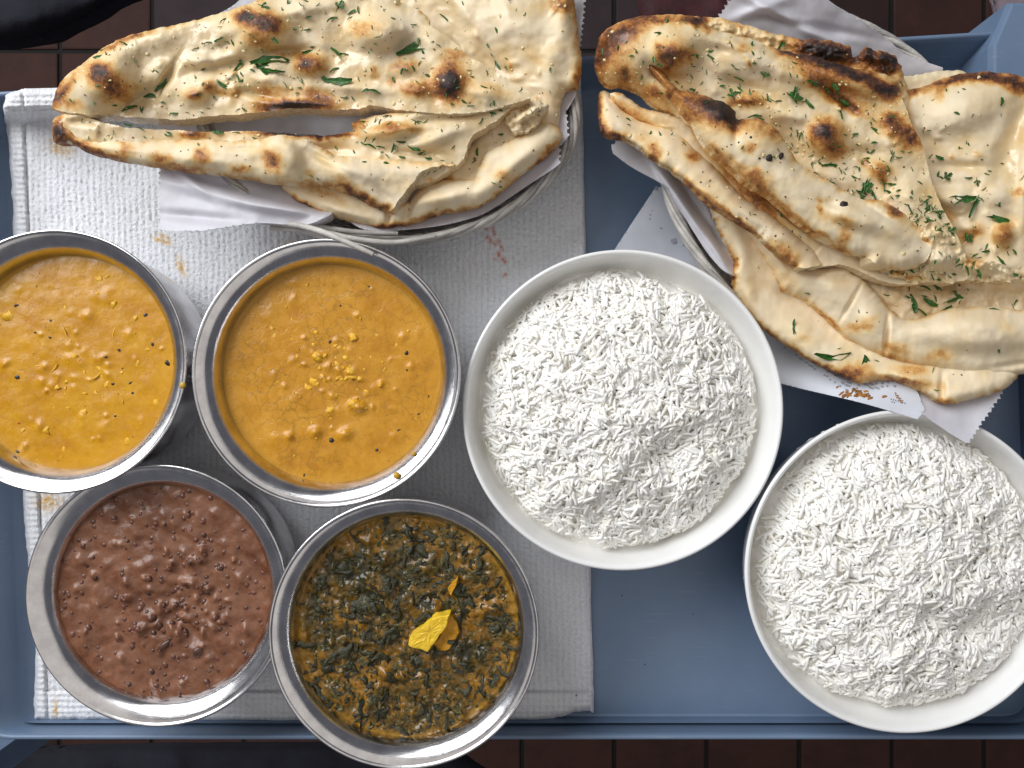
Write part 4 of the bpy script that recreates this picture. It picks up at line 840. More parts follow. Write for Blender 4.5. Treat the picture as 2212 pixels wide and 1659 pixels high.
nI = naan(1500, 370, .062, 'long rolled naan at the left side of the right basket, open mouth at its tip')
sI0 = bread([(1318, 205), (1340, 200), (1365, 218), (1390, 234), (1430, 243), (1470, 256), (1520, 300), (1600, 380), (1700, 470), (1800, 540), (1800, 575), (1690, 540), (1560, 430), (1450, 300), (1360, 250)], [(1340, 220, .060), (1500, 300, .062), (1750, 540, .060)], T=.007, w=12, spots=((1360, 240, 50, 10, 30, .28), (1640, 440, 70, 12, 42, .50), (1560, 350, 60, 12, 45, .40)), edge=(.3, 8), wet=.3, seed=47, parent=nI, name='buttered_face')
sI = bread([(1297, 199), (1308, 196), (1324, 207), (1340, 226), (1358, 242), (1380, 256), (1410, 264), (1440, 262), (1470, 268), (1500, 298), (1525, 330), (1560, 372), (1600, 418), (1640, 448), (1690, 478), (1730, 510), (1772, 540, ''), (1778, 556, 'k'), (1770, 572, 'k'), (1738, 580, 'ks'), (1720, 574), (1686, 553), (1661, 533), (1636, 507), (1609, 489), (1562, 461), (1527, 437), (1482, 393), (1450, 367), (1408, 341), (1373, 313), (1341, 297), (1316, 296), (1297, 274), (1291, 236), (1292, 212)],
    [(1305, 230, .056), (1400, 300, .064), (1550, 400, .066), (1700, 520, .064), (1760, 560, .060)], T=.015, w=34,
    bumps=((1450, 310, 60, 20, 40, .004), (1600, 440, 90, 20, 40, .003), (1340, 250, 30, 14, 60, .002), (1700, 510, 40, 14, 30, .003), (1410, 290, 30, 8, 20, -.002), (1540, 400, 20, 10, 0, -.001)),
    spots=((1413, 324, 13, 18, -20, .44), (1497, 337, 16, 12, 0, .42), (1300, 280, 14, 24, -20, .50), (1293, 240, 8, 30, 0, .62), (1330, 293, 20, 8, 0, .6), (1695, 545, 28, 14, 35, .38), (1520, 425, 60, 7, 42, .34), (1590, 474, 60, 6, 40, .44), (1600, 400, 46, 10, 42, .48), (1490, 300, 16, 12, 0, .22), (1380, 300, 10, 8, 0, .12)), edge=(.42, 8), seed=48, parent=nI, name='folded_crust')
sI2 = bread([(1730, 560, 'k'), (1745, 552), (1790, 520), (1850, 540), (1911, 578), (1961, 600, 'k'), (1985, 612, 'k'), (1961, 616, 'k'), (1911, 609, 'k'), (1874, 594, 'k'), (1837, 578, 'k'), (1812, 572, 'k'), (1780, 576, 'k'), (1750, 582, 'k')], [(1750, 560, .060), (1960, 600, .066)], T=.008, w=12, edge=(.08, 6), seed=49, parent=nI, name='cut_end')
garnish(sI, nI, 56, 0, 8, 12, 22, big=((1427, 291, 18, 70), (1450, 291, 16, -40)), frond=((1733, 503, 62, 28), (1722, 494, 40, 60), (1752, 512, 44, 30), (1690, 460, 22, 30)))

nG = naan(1750, 260, .072, 'large bubbled herbed naan on top of the right basket, crust roll folded in front')
sG = bread([(1284, 139), (1286, 112), (1299, 74), (1334, 50), (1383, 36), (1458, 31), (1507, 38), (1532, 58), (1582, 73), (1631, 87), (1681, 106), (1730, 117), (1750, 120), (1790, 131), (1837, 145), (1875, 152), (1911, 161), (1939, 172, 's'), (1946, 198, 'k'), (1953, 224, 'k'), (1973, 274, 'k'), (1993, 311, 'k'), (2010, 384, 'k'), (2030, 436, 'k'), (2060, 493, 'k'), (2085, 556, 'ks'), (2040, 560), (1980, 540), (1900, 480), (1800, 430), (1700, 380), (1620, 330), (1560, 300), (1500, 285), (1458, 250), (1418, 233), (1396, 216), (1373, 197), (1339, 186), (1309, 185), (1289, 160)],
    [(1295, 120, .062), (1360, 70, .072), (1400, 200, .064), (1450, 120, .076), (1500, 240, .066), (1620, 130, .077), (1750, 180, .076), (1920, 190, .074), (1700, 300, .068), (1850, 330, .070), (1970, 320, .072), (2060, 530, .072), (1850, 440, .064)], T=.012, w=30,
    noise=((.0014, 80, 2), (.0003, 24, 3)),
    bumps=((1450, 115, 46, 42, 0, .008), (1352, 120, 50, 60, 10, .005), (1425, 160, 30, 12, 30, -.006), (1500, 145, 30, 40, 0, -.003), (1640, 130, 90, 26, 22, .004), (1600, 185, 70, 16, 15, -.003), (1787, 296, 40, 38, 0, .006), (1840, 175, 90, 22, 20, .005), (1810, 215, 70, 12, 35, -.003), (1890, 250, 70, 20, 25, .002), (1935, 290, 50, 40, 30, .004), (1900, 366, 30, 22, 10, .004), (1860, 330, 40, 14, 0, -.003), (1720, 250, 50, 16, 10, .003), (1700, 320, 30, 40, -30, -.004), (1800, 380, 50, 20, 20, .003), (1960, 430, 40, 60, -20, .003), (1616, 214, 30, 14, 10, .003), (1740, 170, 40, 16, 20, .003), (1560, 110, 50, 14, 10, -.002)),
    spots=((1335, 90, 50, 30, -40, .40), (1300, 125, 22, 40, 20, .62), (1345, 70, 50, 16, -20, .55), (1420, 42, 60, 9, 0, .50), (1500, 44, 26, 8, 20, .85), (1351, 160, 22, 20, 10, .56), (1446, 116, 26, 24, 30, .64), (1440, 136, 14, 14, 0, .5), (1480, 118, 18, 18, 0, .34), (1413, 203, 30, 14, 30, .46), (1730, 118, 40, 12, 12, .66), (1785, 137, 46, 12, 18, .82), (1845, 160, 50, 13, 20, .90), (1905, 190, 34, 15, 20, .76), (1925, 200, 20, 18, 0, .6), (1760, 160, 50, 18, 25, .40), (1830, 195, 60, 14, 30, .34), (1780, 192, 40, 12, 30, .50), (1825, 222, 36, 12, 30, .52), (1845, 232, 20, 10, 20, .36), (1783, 288, 30, 26, 0, .64), (1780, 278, 18, 14, 0, .80), (1800, 320, 24, 22, 30, .48), (1940, 275, 40, 24, 20, .46), (1968, 300, 26, 22, 40, .50), (1925, 262, 20, 14, 0, .36), (1902, 367, 22, 13, 0, .44), (1906, 390, 7, 11, 0, .5), (1632, 216, 24, 12, 10, .36), (1600, 222, 30, 10, 0, .46), (1620, 72, 60, 5, 15, .2), (1605, 105, 16, 9, 0, .2), (1870, 352, 10, 6, 0, .4), (1700, 108, 30, 9, 15, .5)),
    edge=(.36, 10), wet=.42, seed=50, parent=nG, name='bread')
sH = bread([(1391, 128), (1400, 130), (1433, 157), (1465, 192), (1512, 203), (1540, 213), (1566, 222), (1587, 240), (1592, 256), (1615, 257), (1644, 259), (1668, 272), (1684, 288), (1706, 322), (1730, 356), (1760, 374), (1790, 390), (1822, 410), (1862, 430), (1899, 433), (1936, 449), (1961, 467), (1986, 492), (2005, 512, 'k'), (2012, 540, 'k'), (2004, 558, 'k'), (1988, 574), (1960, 584), (1911, 582, 'k'), (1890, 566, 'k'), (1869, 554, ''), (1837, 548), (1787, 524), (1738, 492), (1700, 459), (1663, 427), (1611, 396), (1569, 356), (1535, 326), (1515, 300), (1495, 264), (1472, 237), (1453, 211), (1425, 178), (1403, 150)],
    [(1400, 138, .074), (1480, 215, .078), (1560, 270, .082), (1620, 320, .080), (1700, 400, .078), (1850, 500, .076), (1980, 540, .074)], T=.016, w=38,
    bumps=((1560, 238, 40, 22, 30, .004), (1640, 310, 40, 40, 30, .004), (1590, 285, 8, 22, 0, -.003), (1720, 400, 60, 24, 40, .002), (1850, 470, 60, 24, 20, .005), (1930, 500, 40, 20, 40, .004), (1440, 175, 20, 8, 45, .002), (1800, 440, 20, 10, 20, -.003), (1900, 460, 30, 5, 30, -.002)),
    spots=((1405, 140, 26, 12, 45, .62), (1445, 188, 40, 14, 48, .36), (1492, 222, 34, 20, 45, .36), (1520, 245, 44, 22, 40, .36), (1560, 236, 44, 22, 28, .85), (1572, 246, 26, 18, 40, 1.1), (1545, 228, 26, 12, 20, 1.0), (1590, 262, 14, 22, 10, .58), (1650, 282, 40, 20, 20, .26), (1676, 290, 12, 8, 0, .36), (1621, 320, 14, 11, 0, .38), (1630, 378, 18, 18, 0, .40), (1650, 405, 14, 20, -30, .42), (1600, 362, 50, 7, 44, .2), (1700, 450, 70, 6, 38, .26), (1931, 456, 22, 11, 35, .60), (1770, 452, 9, 9, 0, .36), (1776, 432, 9, 6, 0, .30), (1828, 482, 20, 12, 30, .26), (1823, 513, 11, 18, 10, .36), (1790, 470, 30, 8, 10, .14), (1760, 500, 60, 5, 30, .3), (1550, 330, 30, 8, 50, .36)), edge=(.36, 9), seed=51, parent=nG, name='crust_roll')
sT = bread([(1985, 505, 'k'), (2020, 478), (2050, 500, 'k'), (2080, 545, 'k'), (2110, 562, 'k'), (2150, 566, 'k'), (2185, 578, 'k'), (2205, 596, 'k'), (2170, 608, 'k'), (2100, 606, 'k'), (2030, 612, 'k'), (1985, 610, 'k'), (1930, 594, 'k'), (1900, 575, 'k'), (1940, 560, 'k'), (1970, 545, 'k')], [(1940, 580, .068), (2050, 560, .072), (2180, 595, .070)], T=.010, w=18, noise=((.0024, 34, 3), (.0009, 12, 2)),
    bumps=((2030, 560, 30, 20, 0, .006), (2110, 580, 30, 10, 0, .003), (1960, 575, 30, 9, 10, -.003)), spots=((2098, 568, 20, 9, 5, .36), (1950, 592, 40, 7, 15, .34), (2000, 520, 12, 6, 0, .3)), edge=(.08, 6), wet=.35, seed=52, parent=nG, name='torn_end', jit=8)
BIGG = ((1390, 133, 14, 70), (1412, 126, 20, 95), (1432, 102, 10, 0), (1426, 72, 26, 5), (1534, 122, 20, 40), (1539, 130, 14, 60), (1597, 170, 22, 25), (1594, 200, 20, 0), (1600, 196, 22, 60), (1620, 203, 24, -100), (1630, 250, 30, -8), (1645, 258, 12, 20), (1648, 211, 10, 60), (1658, 210, 12, 80), (1680, 218, 16, -10), (1714, 208, 40, 28), (1718, 198, 30, -80), (1741, 220, 14, 10), (1747, 225, 26, 50), (1752, 177, 32, 25), (1800, 183, 30, 60), (1808, 195, 24, 75), (1820, 220, 28, 40), (1786, 192, 22, 50), (1731, 290, 30, -60), (1722, 285, 22, 80), (1708, 277, 10, 60), (1818, 250, 30, 75), (1892, 281, 24, 40), (1928, 337, 24, -70), (1938, 340, 12, 20), (1792, 356, 34, 0), (1755, 352, 12, -60), (1800, 395, 18, 5), (1870, 400, 40, -70), (1884, 415, 36, 60), (1862, 415, 26, 20), (1860, 424, 34, 60), (1910, 402, 24, -80), (1922, 416, 26, 30), (1824, 374, 9, 60), (1935, 386, 10, 80), (1967, 426, 12, 30), (1966, 453, 22, 60), (2033, 457, 16, 5), (1940, 425, 12, -60), (1683, 240, 8, 0), (1683, 218, 8, 0), (2004, 500, 20, 70), (2010, 509, 22, 30), (2048, 512, 28, -45), (2044, 545, 30, 60), (2062, 538, 18, 0), (2040, 528, 16, 20), (2070, 550, 26, 30), (1667, 216, 10, 30), (1740, 250, 8, 90), (1848, 360, 12, 0), (1874, 348, 9, 60))
garnish(sG, nG, 57, 3, 140, 130, 80, big=BIGG, frond=((1423, 138, 22, -35), (1652, 162, 26, -70), (1582, 205, 26, -110), (1870, 408, 34, -40), (2052, 500, 26, -30), (1505, 120, 10, 0)))
garnish(sG, nG, 61, 12, 90, 30, 6, area=(1960, 430, 2085, 560))
garnish(sG, nG, 62, 5, 60, 20, 6, area=(1650, 300, 1950, 480))
garnish(sH, nG, 58, 0, 8, 4, 40, big=((1637, 300, 1, 0),), chars=((1661, 340, 8), (1686, 338, 8), (1822, 443, 9), (1640, 342, 3), (1622, 297, 3), (1596, 308, 2.5)))
garnish(sT, nG, 59, 10, 40, 26, 12, big=((2088, 580, 30, 60), (2112, 584, 36, 60), (2072, 572, 20, -20)))

# ------------------------------------------------------------------ sauces
def food(kind, label, cat, bowl, z, r, mat, bumps, noise, seed, extra=None, off_=(0, 0)):
    t, x, y, s, k = bowl; c = .00024; ii = np.argsort(steel_in[:, 1]); r = s * float(np.interp(z / k, steel_in[ii, 1], steel_in[ii, 0])) + .0008; R_u = r / c; x += off_[0]; y += off_[1]
    ctrl = [(R_u * math.cos(a), R_u * math.sin(a)) for a in np.linspace(0, 2 * math.pi, 40, endpoint=False)]
    mp = lambda u, v, zz: np.stack([x + u * c, y - v * c, zz], -1)
    sh = Sheet(ctrl, [(0, 0, z)], T=.0004, w=14, bumps=bumps, noise=noise, step=2.2, jit=1.5, seed=seed, mapf=mp, sub=4, extra=extra)
    root = empty(kind, (x, y, z - .002), label, cat)
    fn = lambda u, v, dc, d: np.clip(np.exp(-(d / 9) ** 1.4) * 1.0 + .25 * np.exp(-(d / 26) ** 2), 0, 1)
    sh.obj = sh.build('gravy', mat, root, {'edge': fn}); sh.obj.data.attributes.remove(sh.obj.data.attributes['crumb'])
    sh.R = R_u; sh.root = root; sh.c = c
    return sh
def scatter(sh, name, meshes, n, smin, smax, seed, sink=.3, asp=(.5, 1), part=True, cen=(0, 0), spread=None, mat=None, flat=(.5, 1)):
    rr = random.Random(seed); items = []
    for _ in range(n):
        while True:
            if spread: u, v = rr.gauss(cen[0], spread), rr.gauss(cen[1], spread)
            else: a, q = rr.uniform(0, 6.283), sh.R * math.sqrt(rr.random()) * .97; u, v = q * math.cos(a), q * math.sin(a)
            if u * u + v * v < (sh.R * .96) ** 2: break
        L = smin + (smax - smin) * rr.random() ** 1.8; L *= sh.c; P3 = on(sh, u, v, 0); P3 = P3 - np.array([0, 0, L * sink])
        items.append((rr.choice(meshes), P3, (L, L * rr.uniform(*asp), L * rr.uniform(*flat)), (rr.uniform(-.3, .3), rr.uniform(-.3, .3), rr.uniform(0, 6.283))))
    if part:
        for me, P3, sc, eu in items: put(name, me, P3, sc, eu[2], sh.root, eu[:2])
    else: join_inst(name, items, mat or M['seed'], sh.root)
def rbumps(n, R, lo, hi, amp, seed, cen=None, spread=None):
    rr = random.Random(seed); out = []
    for _ in range(n):
        if spread: u, v = rr.gauss(cen[0], spread), rr.gauss(cen[1], spread)
        else: a, q = rr.uniform(0, 6.283), R * math.sqrt(rr.random()); u, v = q * math.cos(a), q * math.sin(a)
        w = rr.uniform(lo, hi); out.append((u, v, w, w * rr.uniform(.6, 1), rr.uniform(0, 180), amp * rr.uniform(.4, 1)))
    return out
def scrap_mesh(name, mat, seed):
    rr = random.Random(seed + 70); nu, nv = 7, 5; v = []; f = []; ax = rr.uniform(2, 4); ph = rr.uniform(0, 6)
    for i in range(nu):
        t = i / (nu - 1) * 2 - 1; wd = max(.18, (1 - abs(t) ** 2.2)) * rr.uniform(.55, 1.15)
        for j in range(nv):
            q = j / (nv - 1) * 2 - 1
            v.append((t + rr.uniform(-.10, .10), q * wd + .25 * math.sin(t * 2 + ph), .28 * math.sin(q * ax + ph + t) + rr.uniform(-.10, .10)))
    m = len(v); v += [(a, b, c - .16) for a, b, c in v]
    for i in range(nu - 1):
        for j in range(nv - 1):
            a = i * nv + j; f.append((a, a + nv, a + nv + 1, a + 1)); f.append((m + a + 1, m + a + nv + 1, m + a + nv, m + a))
        a = i * nv; f.append((a, m + a, m + a + nv, a + nv)); a += nv - 1; f.append((a, a + nv, m + a + nv, m + a))
    for j in range(nv - 1): f.append((j, j + 1, m + j + 1, m + j)); a = (nu - 1) * nv + j; f.append((a, m + a, m + a + 1, a + 1))
    me = bpy.data.meshes.new(name); me.from_pydata(v, [], f); me.materials.append(mat); me.update(); me.polygons.foreach_set('use_smooth', [True] * len(me.polygons)); return me
LS = lumps('fleck', M['seed'], 3, .4, .6, 7); LK = lumps('chunk', M['chunk'], 6, .45, .40, 9); LL = lumps('lentil', M['lentil'], 4, .10, .62, 12)
LSP = [scrap_mesh('spinach_piece', M['spinach'], i) for i in range(9)]; LR = lumps('chilli', M['red'], 2, .3, .6, 7)
def shred_mesh(name, mat, seed, L=1.0, w=.16):
    rr = random.Random(seed); n = 6; bend = rr.uniform(-.3, .3); v = []; f = []
    for i in range(n):
        t = i / (n - 1) * 2 - 1; q = w * (1 - abs(t) ** 3 * .7) * rr.uniform(.7, 1.2); y = bend * t * t
        v += [(t, y - q, 0), (t, y, q * .8), (t, y + q, 0), (t, y, -q * .8)]
    for i in range(n - 1):
        for j in range(4): a = i * 4 + j; b = i * 4 + (j + 1) % 4; f.append((a, a + 4, b + 4, b))
    f.append((3, 2, 1, 0)); f.append((n * 4 - 4, n * 4 - 3, n * 4 - 2, n * 4 - 1))
    me = bpy.data.meshes.new(name); me.from_pydata(v, [], f); me.materials.append(mat); me.update(); me.polygons.foreach_set('use_smooth', [True] * len(me.polygons)); return me
SH = [shred_mesh('shred', M['chunk'], i) for i in range(3)]

f1 = food('yellow_curry', 'yellow curry with black seeds and onion shreds in the bowl at the left edge', 'curry', B1, .0612, .0578, M['gravy'],
    rbumps(26, 220, 8, 22, .0005, 1) + rbumps(34, 220, 5, 13, .0010, 2, (30, 20), 75), ((.00022, 50, 2), (.00005, 14, 2)), 3)
scatter(f1, 'fleck', LS, 20, 3, 9, 11); scatter(f1, 'black_specks', LS, 80, .8, 2.2, 12, part=False)
scatter(f1, 'chunk', LK, 36, 3, 15, 13, .26); scatter(f1, 'chunk_crumbs', LK, 160, 1.2, 3.5, 17, .3, part=False, mat=M['chunk']); scatter(f1, 'shred', SH, 9, 9, 20, 14, 0.0, (1, 1), cen=(20, 0), spread=80, flat=(.8, 1)); scatter(f1, 'chilli', LR, 4, 2, 4, 15)
scatter(f1, 'chunk', LK, 14, 5, 14, 16, .22, cen=(25, 20), spread=45)
f2 = food('orange_curry', 'orange curry with a crackled skin and crumbly yellow bits in the middle steel bowl', 'curry', B2, .0602, .0576, M['gravy2'],
    rbumps(30, 220, 8, 22, .0005, 5) + rbumps(44, 220, 5, 12, .0010, 6, (20, 5), 75) + [(60, 75, 20, 13, 0, .003), (-35, 130, 14, 12, 0, .0022), (30, 135, 16, 13, 0, .0022)], ((.00025, 50, 2), (.00006, 14, 2)), 4)
scatter(f2, 'fleck', LS, 14, 3, 8, 21); scatter(f2, 'black_specks', LS, 90, .8, 2.0, 22, part=False)
scatter(f2, 'chunk', LK, 56, 4, 13, 23, .24, cen=(15, 0), spread=60); scatter(f2, 'chunk', LK, 18, 3, 7, 24, .2); scatter(f2, 'chunk_crumbs', LK, 150, 1.2, 3.5, 25, .4, part=False, cen=(15, 0), spread=75, mat=M['chunk']); scatter(f2, 'chilli', LR, 3, 2, 4, 26)
f3 = food('lentil_dal', 'brown creamy lentil dal with dark lentils in the lower left steel bowl', 'dal', B3, .0572, .0580, M['dal'],
    rbumps(80, 215, 6, 16, .0013, 7) + rbumps(46, 215, 7, 13, .0026, 8, (25, 20), 70) + [(30, 60, 60, 22, 50, -.003), (-40, -60, 50, 14, -20, .002)], ((.0010, 46, 2), (.00016, 15, 2)), 5)
LB = lumps('lentil', M['bean'], 4, .10, .62, 12); scatter(f3, 'lentil', LB, 170, 5.5, 9.5, 34, .36, (.75, .95), flat=(.8, 1)); scatter(f3, 'lentil', LL, 50, 5, 8.5, 31, .38, (.75, .95), flat=(.8, 1)); scatter(f3, 'lentil', LL, 50, 6, 10, 32, .38, (.75, .95), cen=(35, 35), spread=60, flat=(.8, 1)); scatter(f3, 'small_lentils', LL, 50, 2, 4, 33, .4, part=False, mat=M['lentil'])
put('lentil', LL[1], on(f3, 75, 135, 0), (15 * f3.c, 10 * f3.c, 9 * f3.c), .7, f3.root); put('lentil', LL[2], on(f3, 0, 122, 0), (20 * f3.c, 8 * f3.c, 7 * f3.c), .7, f3.root)
f4 = food('spinach_curry', 'dark green spinach in orange gravy with yellow paneer, in the bowl nearest the bottom edge', 'curry', B4, .0665, .0588, M['saag'],
    rbumps(110, 230, 8, 22, .0020, 9), ((.0013, 42, 3), (.0006, 13, 2)), 6)
scatter(f4, 'spinach_piece', LSP, 288, 10, 27, 41, .0, (.45, .95), flat=(.4, .8)); scatter(f4, 'spinach_shreds', LSP, 600, 2.5, 9, 42, .0, (.3, .9), part=False, mat=M['spinach']); scatter(f4, 'olive_shreds', LSP, 800, 3, 12, 44, .0, (.3, .9), part=False, mat=M['olive'])
scatter(f4, 'chilli', LR, 2, 3, 5, 43)
def paneer_block(pts, z0, z1, parent, name='paneer', mat='paneer'):
    n = len(pts); v = []
    for (z, k) in ((z0, 1.02), (z1 - .0005, 1.0), (z1, .95)):
        cx_ = sum(p[0] for p in pts) / n; cy_ = sum(p[1] for p in pts) / n
        for i, p in enumerate(pts):
            q = on(f4, cx_ + (p[0] - cx_) * k, cy_ + (p[1] - cy_) * k, 0); base_z = .0665; v.append((q[0], q[1], base_z + z + (.0016 * p[2] if len(p) > 2 else 0)))
    f = [(i, (i + 1) % n, n * (k + 1) + (i + 1) % n, n * (k + 1) + i) if k == 0 else (n + i, n + (i + 1) % n, 2 * n + (i + 1) % n, 2 * n + i) for k in (0, 1) for i in range(n)]
    f.append(tuple(2 * n + i for i in range(n))); f = [tuple(reversed(q)) for q in f]
    o = mesh_np(name, v, f, M[mat], False, None, parent)
    bm_ = o.modifiers.new('s', 'SUBSURF'); bm_.subdivision_type = 'SIMPLE'; bm_.levels = 3; bm_.render_levels = 3
    tx = bpy.data.textures.new('crumble', 'CLOUDS'); tx.noise_scale = .004; d_ = o.modifiers.new('d', 'DISPLACE'); d_.texture = tx; d_.strength = .0016; d_.texture_coords = 'LOCAL'
    return o
def w4(u, v): return ((u - 878) * 1.0, (v - 1360) * 1.0)
sc4 = (H - .069) / F / f4.c
def P4(*l): return [((u - 878) * sc4, (v - 1360) * sc4) + tuple(r) for u, v, *r in l]
paneer_block(P4((884, 1390, 0), (891, 1368, .5), (915, 1350, .8), (941, 1327, 1.2), (974, 1322, 1.5), (968, 1346, 1), (948, 1374, .6), (926, 1403, 0)), -.002, .0085, f4.root)
paneer_block(P4((976, 1330, 1), (988, 1345, 1), (992, 1368, .4), (972, 1405, 0), (940, 1416, -.4), (926, 1402, -.2), (950, 1380, .3), (964, 1350, .6)), -.003, .0030, f4.root, mat='paneer2')
paneer_block(P4((968, 1278, 0), (975, 1262, .5), (990, 1248, 1), (986, 1266, .5), (974, 1290, 0)), -.002, .0032, f4.root, mat='paneer2')
for (u, v, L, W_, a) in ((922, 1404, 11, 7, -1.1), (975, 1388, 9, 7, .6), (905, 1345, 13, 10, .4), (912, 1335, 12, 9, .9), (925, 1330, 11, 6, 0), (950, 1410, 9, 6, .2), (990, 1405, 8, 7, .5)):
    q = P4((u, v))[0]; p3 = on(f4, q[0], q[1], .0030); put('spinach_piece', LSP[int(L) % 8], p3, (L * f4.c, W_ * f4.c, 5 * f4.c), a, f4.root)

# drops and specks on the steel rims
DM = lumps('curry_drop', M['drop'], 1, .03, .6, 16)[0]
for (u, v, r, z, lab) in ((395, 832, 7, .0752, 'round yellow curry drop on the right rim of the left edge bowl'), (857, 1027, 8, .0733, 'larger yellow curry drop on the lower rim of the middle bowl'), (894, 980, 5, .0712, 'small yellow curry drop inside the lower right rim of the middle bowl')):
    x, y, _ = px(u, v, z); k_ = (H - z) / F; o = put('curry_drop', DM, (x, y, z), (r * k_,) * 3, 0, None); tag(o, lab, 'drop')

# ------------------------------------------------------------------ rice bowls
rb_out = smooth_prof([(.0005, .0025), (.040, .0025), (.043, .0002), (.046, .0002), (.049, .0030), (.060, .010), (.0715, .024), (.0800, .043), (.0842, .0605)])
rb_rim = smooth_prof([(.0842, .0605), (.0852, .0635), (.0852, .0648), (.0842, .0655), (.0830, .0650), (.0822, .0635)], 4)
rb_in = smooth_prof([(.0822, .0635), (.0812, .0600), (.0775, .044), (.0695, .026), (.058, .0125), (.048, .0065), (.0005, .0050)])
def grain_mesh(seed):
    rr = random.Random(seed); n = 7; L = 1.0; w = .125; bend = rr.uniform(-.12, .12); v = [(-1, bend, 0)]; f = []
    for i in range(1, n - 1):
        t = i / (n - 1) * 2 - 1; q = w * (1 - abs(t) ** 2.6) ** .5 * rr.uniform(.92, 1.08) + .02
        for j in range(6): a = j * math.pi / 3; v.append((t * 1.0, bend * t * t + q * math.cos(a), q * math.sin(a) * .9))
    v.append((1, bend, 0)); e = len(v) - 1; m = n - 2
    for j in range(6): f.append((0, 1 + (j + 1) % 6, 1 + j)); f.append((e, 1 + (m - 1) * 6 + j, 1 + (m - 1) * 6 + (j + 1) % 6))
    for i in range(m - 1):
        for j in range(6): a = 1 + i * 6 + j; b = 1 + i * 6 + (j + 1) % 6; f.append((a, b, b + 6, a + 6))
    me = bpy.data.meshes.new('rice_grain'); me.from_pydata(v, [], f); me.materials.append(M['rice']); me.update(); me.polygons.foreach_set('use_smooth', [True] * len(me.polygons)); return me
GR = [grain_mesh(i) for i in range(6)]
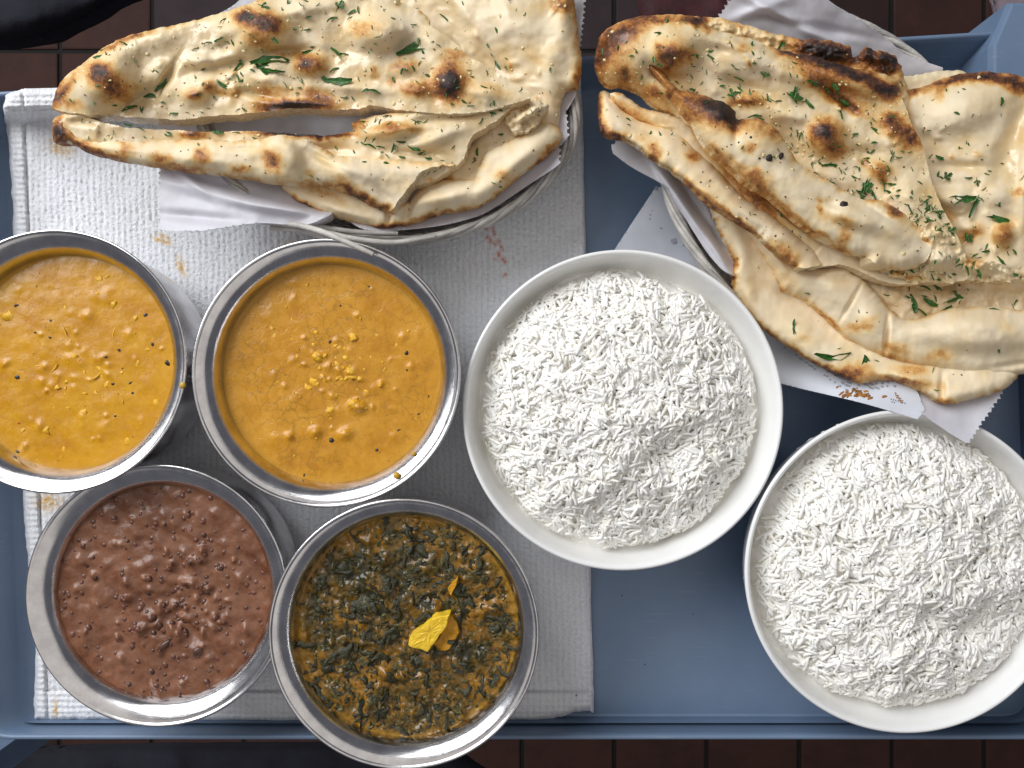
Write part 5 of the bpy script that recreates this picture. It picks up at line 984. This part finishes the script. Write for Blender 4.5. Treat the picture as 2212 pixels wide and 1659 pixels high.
def rice_bowl(u, v, r, zr, label, rlabel, seed, dips, Rm=.0755, off_=(0, 0)):
    x, y, _ = px(u, v, zr); s = r * (H - zr) / F / .0852; k = zr / .0655
    t = empty('rice_bowl', (x, y, 0), label, 'bowl', 'white round bowls of rice')
    for nm, pr in (('outer_wall', rb_out), ('rim', rb_rim), ('inner_wall', rb_in)):
        vv, ff = lathe(pr * [s, k], 160); o = mesh_np(nm, vv, ff, M['white'], True, None); o.parent = t
    c = .00025; R_u = Rm * s / c; x0, y0 = x + off_[0], y + off_[1]
    def zf(a, b):
        q = np.clip((a * a + b * b) / R_u ** 2, 0, 1.1)
        z = .0455 + .027 * np.clip(1 - q, 0, 1) ** .55
        for d in dips: z = z + d[5] * np.exp(-blob(a, b, d))
        return z + .0023 * fbm(a, b, 70, seed, 2) + .0007 * fbm(a, b, 24, seed + 3, 2)
    mp = lambda a, b, zz: np.stack([x0 + a * c, y0 - b * c, zz], -1)
    ctrl = [(R_u * 1.05 * math.cos(a), R_u * 1.05 * math.sin(a)) for a in np.linspace(0, 2 * math.pi, 40, endpoint=False)]
    sh = Sheet(ctrl, lambda a_, b_: zf(a_, b_) - .0022, T=.001, w=6, noise=((.0006, 8, 2),), step=4, jit=8, seed=seed, mapf=mp, sub=3)
    root = empty('steamed_rice', (x0, y0, .05), rlabel, 'rice')
    o = sh.build('rice_mass', M['rice'], root); o.data.attributes.remove(o.data.attributes['crumb']); o['kind'] = 'stuff'
    rg = np.random.RandomState(seed); n = 5400
    a = rg.uniform(0, 2 * math.pi, n); q = R_u * np.sqrt(rg.uniform(0, 1, n)) * (.985 + .018 * rg.randn(n)) * (1 + .05 * np.sin(a * 3 + seed) * np.sin(a * 7 + 1) + .03 * np.sin(a * 17 + seed)); uu, vv = q * np.cos(a), q * np.sin(a)
    e = 6.0; zz = zf(uu, vv); gx = (zf(uu + e, vv) - zf(uu - e, vv)) / (2 * e * c); gy = -(zf(uu, vv + e) - zf(uu, vv - e)) / (2 * e * c)
    gx = np.clip(gx, -1, 1); gy = np.clip(gy, -1, 1)
    flow = 2.5 * fbm(uu, vv, 50, seed + 40, 2) * math.pi
    yaw = flow + rg.normal(0, .9, n); tilt = rg.normal(0, .15, n)
    lift = rg.uniform(-.0010, .0019, n); L = rg.uniform(.0038, .0064, n) * rg.choice([1, 1, 1, 1, .55], n); Wd = rg.uniform(.0058, .0078, n)
    order = np.argsort(-(lift + (q < R_u * .97) * .0)); big = set(order[:300].tolist())
    arrs = []
    gco = []; gf = []
    for me in GR:
        b_ = np.empty(len(me.vertices) * 3); me.vertices.foreach_get('co', b_); gco.append(b_.reshape(-1, 3)); gf.append([tuple(p.vertices) for p in me.polygons])
    V, Fq, m = [], [], 0
    for i in range(n):
        d = np.array([math.cos(yaw[i]), math.sin(yaw[i]), 0.0]); d[2] = gx[i] * d[0] + gy[i] * d[1] + math.tan(tilt[i]); d /= np.linalg.norm(d)
        nr = np.array([-gx[i], -gy[i], 1.0]); sd = np.cross(nr, d); sd /= np.linalg.norm(sd); up = np.cross(d, sd)
        P3 = np.array([x0 + uu[i] * c, y0 - vv[i] * c, zz[i] + lift[i]]); w_ = Wd[i]
        k_ = i % 6
        ii_ = np.argsort(rb_in[:, 1]); lim = s * float(np.interp(P3[2] / k, rb_in[ii_, 1], rb_in[ii_, 0])) - .0012
        if max(math.hypot(P3[0] + d[0] * L[i] - x, P3[1] + d[1] * L[i] - y), math.hypot(P3[0] - d[0] * L[i] - x, P3[1] - d[1] * L[i] - y)) > lim: continue
        if i in big:
            g = link('rice_grain', GR[k_], root); Mx = Matrix(((d[0] * L[i], sd[0] * w_ , up[0] * w_, P3[0]), (d[1] * L[i], sd[1] * w_, up[1] * w_, P3[1]), (d[2] * L[i], sd[2] * w_, up[2] * w_, P3[2]), (0, 0, 0, 1)))
            g.matrix_basis = Mx
        else:
            V.append(gco[k_] @ np.array([d * L[i], sd * w_, up * w_]) + P3); Fq += [tuple(j + m for j in p) for p in gf[k_]]; m += len(gco[k_])
    g = mesh_np('loose_grains', np.concatenate(V), Fq, M['rice'], True, None, root); g['kind'] = 'stuff'
rice_bowl(1346, 886, 347, .0655, 'white round bowl of rice in the middle of the tray, overlapping the towel edge', 'mound of white long grain rice in the central white bowl', 5,
    ((95, 95, 70, 50, -25, -.007), (60, 210, 70, 40, 10, -.004), (-40, -230, 120, 34, 0, -.003), (-120, 170, 50, 40, 0, .004), (120, 10, 50, 50, 0, .002)), .0755)
rice_bowl(1960, 1235, 350, .0655, 'white round bowl of rice at the lower right, cut off by the right edge', 'mound of white long grain rice in the bowl at the lower right', 6,
    ((150, 120, 80, 60, -20, -.009), (40, 100, 50, 30, 20, -.005), (-60, 190, 60, 40, 0, .002), (180, -60, 50, 60, 0, -.004), (60, -250, 90, 30, 0, -.003)), .0775, (.0024, -.0002))

# crumbs and herb scraps fallen on the tray
rr = random.Random(77)
for (u, v, r, m_, lab) in ((1345, 1290, 2.0, 'flake', 'tiny brown crumb on the tray below the central rice bowl'), (1500, 1330, 1.6, 'flake', 'tiny brown crumb in the open middle of the tray'), (1395, 1440, 1.6, 'char', 'tiny black speck on the tray near its lower lip'), (1246, 1507, 3.2, 'char', 'small dark speck on the lower right hem of the towel'), (2068, 138, 3.0, 'char', 'small black speck on the tray beside the top right corner post')):
    x, y, _ = px(u, v, .008 if u != 1246 else .012); k_ = H / F
    o = put('crumb', (LF if m_ == 'flake' else LC)[0], (x, y, .0045 if u != 1246 else .0075), (r * k_, r * k_ * .8, r * k_ * .6), rr.uniform(0, 6), None); tag(o, lab, 'crumb')
